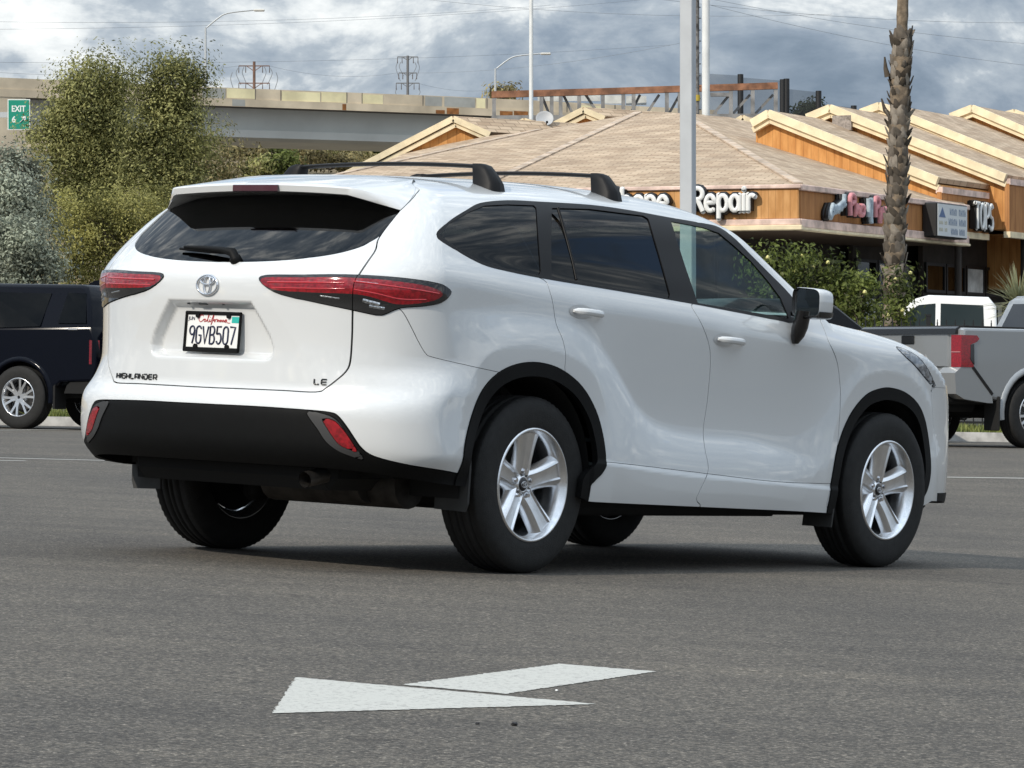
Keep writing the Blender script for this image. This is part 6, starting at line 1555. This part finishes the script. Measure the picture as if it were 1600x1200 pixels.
# palm trunk with old leaf bases
def palm():
    Y=56.; B=base_on(1390,Y); T=at(1424,-420,Y); r=empty('palm_tree',B); tag(r,'tall palm trunk with shaggy grey leaf bases in front of the shops','tree')
    def axis(t): return Vector(((T.x-B.x)*t,0,(T.z-B.z)*t))
    H=T.z-B.z; zc=at(1404,52,Y).z-B.z
    m=MB(); NN=80; P=[axis(k/NN) for k in range(NN+1)]; m.tube(P,[.135+.03*(1-k/NN)+.012*sin(k*1.7) if P[k].z<zc else .098-.012*(k/NN)+.005*sin(k*2.3) for k in range(NN+1)],16); m.build('trunk',mat('palm_core',(.19,.145,.10),.95,var=.4,vscale=9,bump=.5,bscale=20),r)
    MBt=[mat('leaf_base_%s'%n,c,.95,var=.3,vscale=8) for n,c in (('grey',(.15,.125,.10)),('brown',(.075,.06,.045)),('pale',(.25,.215,.175)))]
    boot=[]
    for mm in MBt:
        b=MB(); b.grid([[(-.075,-.01,-.03),(0,.035,-.02),(.075,-.01,-.03)],[(-.062,.035,.05),(0,.075,.05),(.062,.035,.05)],[(-.040,.055,.11),(0,.088,.11),(.040,.055,.11)],[(-.026,.075,.145),(0,.10,.16),(.026,.075,.145)],[(-.024,.06,.15),(0,.07,.15),(.024,.06,.15)]],True); boot.append(b.mesh('leaf_base',mm))
    g=random.Random(5); z=.3; row=0; cnt=0
    while z<zc-.05:
        nb=9
        for k in range(nb):
            a=2*pi*(k+.5*(row%2))/nb+g.uniform(-.15,.15); 
            if sin(a)>.55: continue                             # far side, never towards the lot
            t=z/H; c=axis(t); rr=.135+.03*(1-t)-.02
            o=link('leaf_base',g.choice(boot),r,(c.x+rr*cos(a),c.y+rr*sin(a),z+g.uniform(-.03,.03)),(g.uniform(-.35,.25),g.uniform(-.5,.5),a-pi/2)); s=g.uniform(.75,1.25); o.scale=(s,g.uniform(.35,.8),s); cnt+=1
        z+=.155; row+=1
    for px,py,dx in ((1424,165,.22),(1377,160,-.18),(1424,60,.06),(1382,95,-.05)):
        p=at(px,py,Y)-B; m=MB(); m.tube([(p.x-dx,0,p.z-.25),(p.x-dx*.3,-.02,p.z-.12),(p.x,-.03,p.z+.06)],[.05,.035,.012],6); m.build('old_stalk',MBt[1],r)
    # crown high above the frame
    ML=leaf_mat('palm_leaf',(.03,.05,.01),(.13,.18,.04)); top=axis(1.0)
    for k in range(22):
        a=2*pi*k/22; e=g.uniform(-.5,1.0); f=MB(); pts=[]; L=1.9
        for j in range(6): t=j/5; pts.append(Vector((cos(a)*cos(e)*L*t,sin(a)*cos(e)*L*t,sin(e)*L*t-.9*t*t)))
        rows=[]
        for j,q in enumerate(pts): w=.38*sin(pi*min(.97,.12+.88*j/5)); sd_=Vector((-sin(a),cos(a),0))*w; rows.append([tuple(top+q-sd_-Vector((0,0,.1*w))),tuple(top+q),tuple(top+q+sd_-Vector((0,0,.1*w)))])
        f.grid(rows,False); f.build('frond',ML,r)
palm()
def yucca():
    Y=54.; B=base_on(1590,Y); c=at(1592,475,Y)-B; r=empty('yucca',B); tag(r,'spiky pale yucca with narrow leaves at the corner of the shop front','plant'); m=MB(); m.tube([(0,0,0),(.03,0,c.z)],[.09,.07],8); m.build('trunk',M_BARK,r)
    ML=leaf_mat('yucca_leaf',(.12,.13,.06),(.42,.42,.26)); g=random.Random(3)
    lm=MB(); lm.grid([[(-.013,0,0),(0,.006,0),(.013,0,0)],[(-.017,.0,.22),(0,.006,.22),(.017,0,.22)],[(-.011,0,.42),(0,.004,.42),(.011,0,.42)],[(-.001,0,.58),(0,0,.58),(.001,0,.58)]]); mesh=lm.mesh('leaf',ML)
    A=mesh.attributes.new('tone','FLOAT','FACE'); A.data.foreach_set('value',np.full(len(mesh.polygons),.6,np.float32))
    for k in range(120):
        a=g.uniform(0,2*pi); e=g.uniform(.15,1.95); link('leaf',mesh,r,(c.x,c.y,c.z+g.uniform(-.12,.12)),(e,0,a),(1,1,g.uniform(.8,1.15)))
yucca()
# ================================================================ other vehicles
def offset_poly(P,d):
    P=[Vector((a,b)) for a,b in P]; n=len(P); out=[]; ar=sum(P[i].x*P[(i+1)%n].y-P[(i+1)%n].x*P[i].y for i in range(n)); s=1 if ar>0 else -1
    for i in range(n):
        e1=(P[i]-P[i-1]).normalized(); e2=(P[(i+1)%n]-P[i]).normalized(); n1=Vector((-e1.y,e1.x))*s; n2=Vector((-e2.y,e2.x))*s; b=(n1+n2); b=b/max(.35,b.length_squared)*2/2; k=1/max(.4,(1+n1.dot(n2))/2)
        v=P[i]+(n1+n2)*.5*k*d; out.append((v.x,v.y))
    return out
def slab(profile,W,m,name,parent,wz=None,r=.05):
    """car body slab: side profile (x,z) carried across the width with rounded edges; wz(z) narrows the half width"""
    lay=[(W,r*1.0),(W+.0,r*.55)]; mb=MB(); rows=[]
    for y,ins in ((-W,r*.9),(-W+r*.28,r*.28),(-W+r*1.0,0),(W-r*1.0,0),(W-r*.28,r*.28),(W,r*.9)):
        Q=offset_poly(profile,ins) if ins else profile
        rows.append([(a,y*(wz(b) if wz else 1),b) for a,b in Q]+[(Q[0][0],y*(wz(Q[0][1]) if wz else 1),Q[0][1])])
    mb.grid(rows); n=len(profile); mb.add(rows[0][:-1],[tuple(range(n))]); mb.add(rows[-1][:-1],[tuple(range(n))])
    o=mb.build(name,m,parent)
    try: o.data.set_sharp_from_angle(angle=math.radians(40))
    except Exception: pass
    return o
def side_pane(P,W,m,name,parent,sgn,wz=None,out=.004,th=.010):
    mb=MB(); a=[(x,sgn*(W*(wz(z) if wz else 1)+out),z) for x,z in P]; b=[(x,sgn*(W*(wz(z) if wz else 1)+out-th),z) for x,z in P]; n=len(P)
    mb.add(a+b,[tuple(range(n)),tuple(range(2*n-1,n-1,-1))]+[(i,i+n,(i+1)%n+n,(i+1)%n) for i in range(n)]); return mb.build(name,m,parent)
def truck_wheel(R=.40,six=True):
    d=make_wheel_meshes(R,.26,.245); s=MB(); RR=.245
    for da in (-.21,.21):
        s.bar((0,-.080,.06),(RR*sin(da)*.96,-.092,RR*cos(da)*.96),.030,.030,(0,1,0)); 
    s.bar((0,-.078,.02),(0,-.082,.13),.062,.032,(0,1,0)); d['spoke2']=s.mesh('spoke',M_ALLOY); return d
def put_wheel2(d,parent,loc,left,spin=0.):
    w=link('wheel',d['barrel'],parent,loc); w.rotation_euler=(0,spin,pi if left else 0); link('tyre',d['tyre'],w); link('hub',d['hub'],w); link('centre_cap',d['cap'],w); link('brake_disc',d['disc'],w); link('brake_shield',d['shield'],w)
    for k in range(6):
        a=2*pi*k/6; link('spoke',d['spoke2'],w,(0,0,0),(0,a,0)); link('lug_nut',d['lug'],w,(.05*sin(a+.5),-.015,.05*cos(a+.5)))
TW=truck_wheel()
def place(name,px,py_ground,Y,head,label,cat,ref=(0,0)):
    """root so that local point ref (x,y) stands under pixel column px at distance Y; head: forward = (sin,cos)"""
    p=at(px,py_ground,Y); rz=pi/2-head; c,s=cos(rz),sin(rz); x=p.x-(c*ref[0]-s*ref[1]); y=p.y-(s*ref[0]+c*ref[1])
    z=ground_z(p.x,p.y); k=.017; M=Matrix.Translation((x,y,ground_z(x,y)))@Matrix.Rotation(math.atan(k),4,'Y')@Matrix.Rotation(rz,4,'Z')
    r=empty(name,matrix=M); tag(r,label,cat); return r
M_NAVY=mat('navy_paint',(.002,.003,.007),.15,0,0,spec=.16); M_GREYP=mat('silver_grey_paint',(.33,.34,.345),.33,.55,1.,coatr=.03); M_WPAINT=mat('plain_white_paint',(.80,.80,.79),.35,0,.8); M_BLKP=mat('black_paint',(.003,.003,.004),.2,0,0,spec=.2); M_SILV=mat('silver_paint',(.42,.43,.44),.35,.5,1.)
M_DGL=glass_mat('dark_car_glass',(.04,.045,.05),.5); M_LGL=glass_mat('car_glass',(.13,.16,.155),.9)
def ring(cx,cz,r,a0,a1,n): return [(cx+r*cos(math.radians(a0+(a1-a0)*k/n)),cz+r*sin(math.radians(a0+(a1-a0)*k/n))) for k in range(n+1)]
def flare(parent,cx,r,W,m,s,th=.07,lip=.05,cz=.40):
    mb=MB(); rows=[]
    for k in range(19):
        a=math.radians(-8+196*k/18); rows.append([(cx+(r+th)*cos(a),s*(W-.04),cz+(r+th)*sin(a)),(cx+(r+th*.9)*cos(a),s*(W+lip*.8),cz+(r+th*.9)*sin(a)),(cx+(r+.02)*cos(a),s*(W+lip),cz+(r+.02)*sin(a)),(cx+r*cos(a),s*(W+lip*.9),cz+r*sin(a)),(cx+r*cos(a),s*(W-.25),cz+r*sin(a))])
    mb.grid(rows); return mb.build('wheel_flare',m,parent)
# ---- navy SUV, side on, tail towards the white SUV
def navy_suv():
    Y=45.; head=math.radians(-64); r=place('navy_suv',35,668,Y,head,'dark navy SUV with silver twin-spoke wheel parked on the far side of the lot','suv',(0,.83)); W=.93
    prof=[(-1.10,.62),(-1.16,.80),(-1.13,1.12),(-1.06,1.30),(3.55,1.22),(3.72,1.05),(3.74,.62),(3.60,.42)]+[(3.24,.42)]+ring(2.82,.40,.46,5,175,10)+[(2.36,.40),(.46,.40)]+ring(0,.40,.46,5,175,10)+[(-.50,.50),(-.62,.60)]
    slab(prof,W,M_NAVY,'body',r,None,.03)
    wz=lambda z:1-.20*min(max((z-1.30)/.55,0),1)**1.15
    cab=[(-1.07,1.22),(-.98,1.62),(-.90,1.80),(-.80,1.835),(.6,1.85),(1.45,1.82),(1.62,1.78),(2.35,1.22)]
    slab(cab,W-.01,M_NAVY,'cabin',r,wz,.05)
    for s in (-1,1):
        d=side_pane([(-.30,1.30),(-.38,1.72),(.62,1.74),(.62,1.27)],W-.01,M_DGL,'rear_door_window',r,s,wz); side_pane([(.70,1.27),(.70,1.74),(1.45,1.72),(1.98,1.28)],W-.01,M_DGL,'front_door_window',r,s,wz)
        side_pane([(-.98,1.34),(-.90,1.72),(-.62,1.73),(-.56,1.34)],W-.01,M_DGL,'quarter_window',r,s,wz)
        flare(r,0,.455,W-.035,M_NAVY,s); flare(r,2.82,.455,W-.035,M_NAVY,s)
        m=MB(); m.bar((-.40,s*(W-.03),1.265),(1.98,s*(W-.03),1.245),.02,.02); m.build('belt_trim',M_GLOSSBLK,r)
        m=MB(); m.bar((-.47,s*(W-.085),1.30),(-.50,s*(W-.16),1.72),.02,.03); m.build('pillar_edge',M_NAVY,r)
        m=MB(); m.box((-.80,s*(W+.004),1.27),(.14,.008,.022)); m.build('badge',M_CHROME,r)
        m=MB(); m.bar((-1.12,s*(W-.1),.98),(-1.05,s*(W+.004),.98),.05,.30); m.build('tail_lamp',M_RED,r)
        put_wheel2(TW,r,(0,s*.83,.40),s>0,.3); put_wheel2(TW,r,(2.82,s*.83,.40),s>0,.1)
        m=MB(); m.box((-.53,s*.80,.42),(.03,.26,.32)); m.build('mud_flap',M_LINER,r)
    m=MB(); m.prism([(-1.16,.0),(-1.20,.30),(-1.0,.34),(-.70,.10),(-.66,.0)],-.90,.90,'xz',Matrix.Translation((0,0,.46))); m.build('rear_bumper',M_LINER,r)
    m=MB(); m.box((1.3,0,.42),(2.0,1.5,.16),None,.04); m.box((-.5,0,.50),(.8,1.1,.20),None,.05); m.tube([(-.02,-.75,.40),(-.02,.75,.40)],.06,8); m.tube([(-.80,-.25,.44),(-.80,.25,.44)],.12,12); m.build('underbody',M_LINER,r)
    m=MB(); m.prism([(-.62,1.845),(-.42,1.845),(-.44,1.865),(-.53,1.91),(-.585,1.915),(-.61,1.87)],-.03,.03,'xz'); m.build('antenna_fin',M_NAVY,r)
    m=MB(); m.box((.2,0,1.0),(3.,1.4,.5)); m.build('seats',M_LINER,r)
navy_suv()
# ---- grey pickup, tail and right side in view
def grey_pickup():
    Y=42.; head=math.radians(54); r=place('grey_pickup',1497,697,Y,head,'silver-grey pickup with black tailgate cap and tall red tail lamp','pickup',(0.,-.86)); W=.93
    AX=1.15
    prof=[(.0,.78),(-.02,1.05),(-.01,1.36),(.02,1.385),(2.08,1.40),(2.08,.50)]+[(AX+.52,.50)]+ring(AX,.40,.50,12,168,10)+[(.56,.55),(.22,.62)]
    slab(prof,W,M_GREYP,'bed',r,None,.035)
    cabp=[(2.11,.48),(2.11,1.30),(2.17,1.36),(4.6,1.22),(4.85,1.0),(4.86,.5),(4.75,.45),(4.55,.45)]+ring(4.10,.40,.48,5,175,10)+[(3.60,.45)]
    slab(cabp,W,M_GREYP,'cab_body',r,None,.05)
    wz=lambda z:1-.20*min(max((z-1.28)/.6,0),1)**1.1
    slab([(2.14,1.28),(2.34,1.78),(2.44,1.84),(3.2,1.85),(3.45,1.78),(4.1,1.25)],W-.02,M_GREYP,'cab_roof',r,wz,.05)
    for s in (-1,1):
        side_pane([(2.34,1.36),(2.44,1.74),(2.92,1.76),(2.92,1.34)],W-.02,M_DGL,'rear_window',r,s,wz); side_pane([(3.0,1.34),(3.0,1.76),(3.32,1.74),(3.85,1.30)],W-.02,M_DGL,'front_window',r,s,wz)
        put_wheel2(TW,r,(AX,s*.84,.40),s>0,.2); put_wheel2(TW,r,(4.10,s*.84,.40),s>0,.4)
        flare(r,AX,.485,W-.035,M_GREYP,s,.085,.055); flare(r,4.10,.465,W-.035,M_GREYP,s)
        # lamp wrapping the corner
        L=MB(); L.prism([(-.045,.93),(-.052,1.30),(.20,1.30),(.24,1.26),(.20,1.225),(.10,1.19),(.095,1.02),(.16,.945),(.14,.93)],s*(W-.165),s*(W+.012),'xz'); l=L.build('tail_lamp',M_RED,r)
        b=MB(); b.prism([(.095,1.19),(.155,1.20),(.165,.96),(.10,1.02)],s*(W-.1),s*(W+.014),'xz'); b.build('lamp_trim',M_SMOKE,l)
        b=MB(); b.box((-.05,s*(W-.08),1.105),(.012,.15,.010)); b.build('lamp_line',mat('lamp_pale_line',(.45,.2,.2),.3),l)
        c=MB(); c.prism([(-.12,.62),(-.14,.86),(-.05,.925),(.14,.925),(.46,.63),(.48,.52),(.40,.52),(.02,.56)],s*(W-.30),s*(W+.006),'xz'); c.build('bumper_corner',M_GREYP,r)
        e=MB(); e.bar((.145,s*(W+.008),.93),(.47,s*(W+.008),.62),.012,.035); e.build('bumper_seam',M_LINER,r)
        f=MB(); f.box((AX-.58,s*.83,.40),(.03,.26,.40),None,.01); f.build('mud_flap',M_LINER,r)
    g=MB(); g.box((-.012,0,1.13),(.05,1.40,.42),None,.02); tg=g.build('tailgate',M_GREYP,r)
    g=MB(); g.prism([(-.06,1.31),(-.05,1.375),(.0,1.40),(.10,1.40),(.10,1.34),(.0,1.31)],-.84,.84,'xz'); g.build('tailgate_cap',M_GLOSSBLK,tg)
    g=MB(); g.box((-.045,0,1.245),(.02,.22,.10),None,.008); g.build('handle',M_GLOSSBLK,tg)
    t=link('lettering',text_mesh('lettering','TACOMA',mat('stamped_grey',(.36,.37,.375),.4,.5),.115,.004,.002,0,0,'CENTER',1.7),tg); t.matrix_local=Matrix.Translation((-.040,0,1.03))@Matrix(((0,0,-1,0),(-1,0,0,0),(0,1,0,0),(0,0,0,1)))
    g=MB(); g.box((-.06,0,.70),(.16,1.26,.17),None,.03); g.build('rear_bumper',M_GREYP,r)
    g=MB(); g.box((-.10,0,.795),(.14,1.10,.02),None,.006); g.build('bumper_step',M_LINER,r)
    u=MB(); u.box((1.0,0,.58),(2.2,1.5,.16),None,.03); u.box((3.,0,.45),(2.6,1.4,.2),None,.03); u.tube([(AX,-.8,.40),(AX,.8,.40)],.06,8); u.box((.30,0,.52),(.5,1.2,.22),None,.05); u.box((-.08,0,.53),(.12,.9,.12),None,.02); u.build('underbody',M_LINER,r)
    r.scale=(1,1,1.025)
    q=MB(); q.add([(2.14+(z-1.28)*.4-.016,y,z) for y,z in ((-.74,1.40),(.74,1.40),(.64,1.74),(-.64,1.74))]+[(2.14+(z-1.28)*.4+.01,y,z) for y,z in ((-.74,1.40),(.74,1.40),(.64,1.74),(-.64,1.74))],[(0,1,2,3),(7,6,5,4),(0,4,5,1),(1,5,6,2),(2,6,7,3),(3,7,4,0)]); q.build('back_window',M_SMOKE,r)
    k=MB(); k.box((1.05,0,1.405),(1.9,1.62,.02),None,.005); k.build('bed_cover',M_LINER,r)
grey_pickup()
# ---- generic parked cars farther back
def parked(name,px,Y,head,ref,label,cat,paint,body,cab,panes,ax,W=.90,glass=None,topw=.22,belt=.95,R=.33):
    r=place(name,px,640,Y,head,label,cat,ref); wz=lambda z:1-topw*min(max((z-belt)/.6,0),1)**1.1
    slab(body,W,paint,'body',r,None,.06); slab(cab,W-.02,paint,'cabin',r,wz,.05)
    for s in (-1,1):
        for P in panes: side_pane(P,W-.02,glass or M_LGL,'window',r,s,wz)
        for x in ax:
            w=link('wheel',TW['barrel'],r,(x,s*(W-.11),R)); w.rotation_euler=(0,.2,pi if s>0 else 0); w.scale=(R/.40,)*3; link('tyre',TW['tyre'],w); link('hub',TW['hub'],w)
            for k in range(6): link('spoke',TW['spoke2'],w,(0,0,0),(0,2*pi*k/6,0))
        m=MB(); m.box((cab[-1][0]-.25,s*(W+.08),belt+.12),(.10,.18,.12),None,.03); m.build('door_mirror',paint,r)
    return r
arch=lambda c,r_,z:ring(c,z,r_,8,172,8)
# white crew-cab pickup beyond the fence, heading left
bw=[(-1.3,.55),(-1.3,1.10),(.45,1.10),(2.35,1.08),(3.35,1.02),(3.45,.85),(3.45,.5),(3.2,.45)]+arch(2.75,.42,.38)+[(.42,.45)]+arch(-.35,.42,.38)+[(-.85,.5)]
r=wp=parked('white_pickup',1556,62.,math.radians(-83),(-.02,.9),'white crew-cab pickup parked beyond the iron fence in front of the shop windows','pickup',M_WPAINT,bw,[(-.02,1.08),(.0,1.55),(.12,1.70),(1.05,1.72),(1.25,1.66),(2.05,1.08)],[[(.18,1.14),(.20,1.56),(.86,1.58),(.86,1.12)],[(.94,1.12),(.94,1.58),(1.20,1.55),(1.78,1.12)]],(-.35,2.75),.92,M_LGL,.16,1.08,.38)
m=MB(); m.prism([(-.72,1.18),(-.68,1.54),(.68,1.54),(.72,1.18)],-.032,-.02,'yz'); m.build('rear_window',M_DGL,r)
# black saloon beyond the mirror, heading right
bs=[(-.95,.42),(-1.0,.80),(-.95,1.14),(1.0,1.17),(2.3,1.14),(3.40,.98),(3.5,.5),(3.4,.3)]+arch(2.75,.37,.32)+[(.4,.28)]+arch(0,.37,.32)+[(-.6,.36)]
parked('black_suv',1286,46.,math.radians(54),(1.0,-.75),'black SUV seen past the white SUV mirror, beside the grey pickup','car',M_BLKP,bs,[(-.85,1.12),(-.70,1.70),(-.4,1.82),(1.0,1.84),(1.25,1.76),(2.1,1.16)],[[(-.60,1.24),(-.50,1.68),(.30,1.72),(.32,1.22)],[(.40,1.22),(.38,1.72),(.98,1.72),(1.22,1.64),(1.76,1.22)]],(0,2.75),.92,M_LGL,.20,1.15,.36)
wp.scale=(1.12,1.08,1.05)
suv,_c=build_suv()
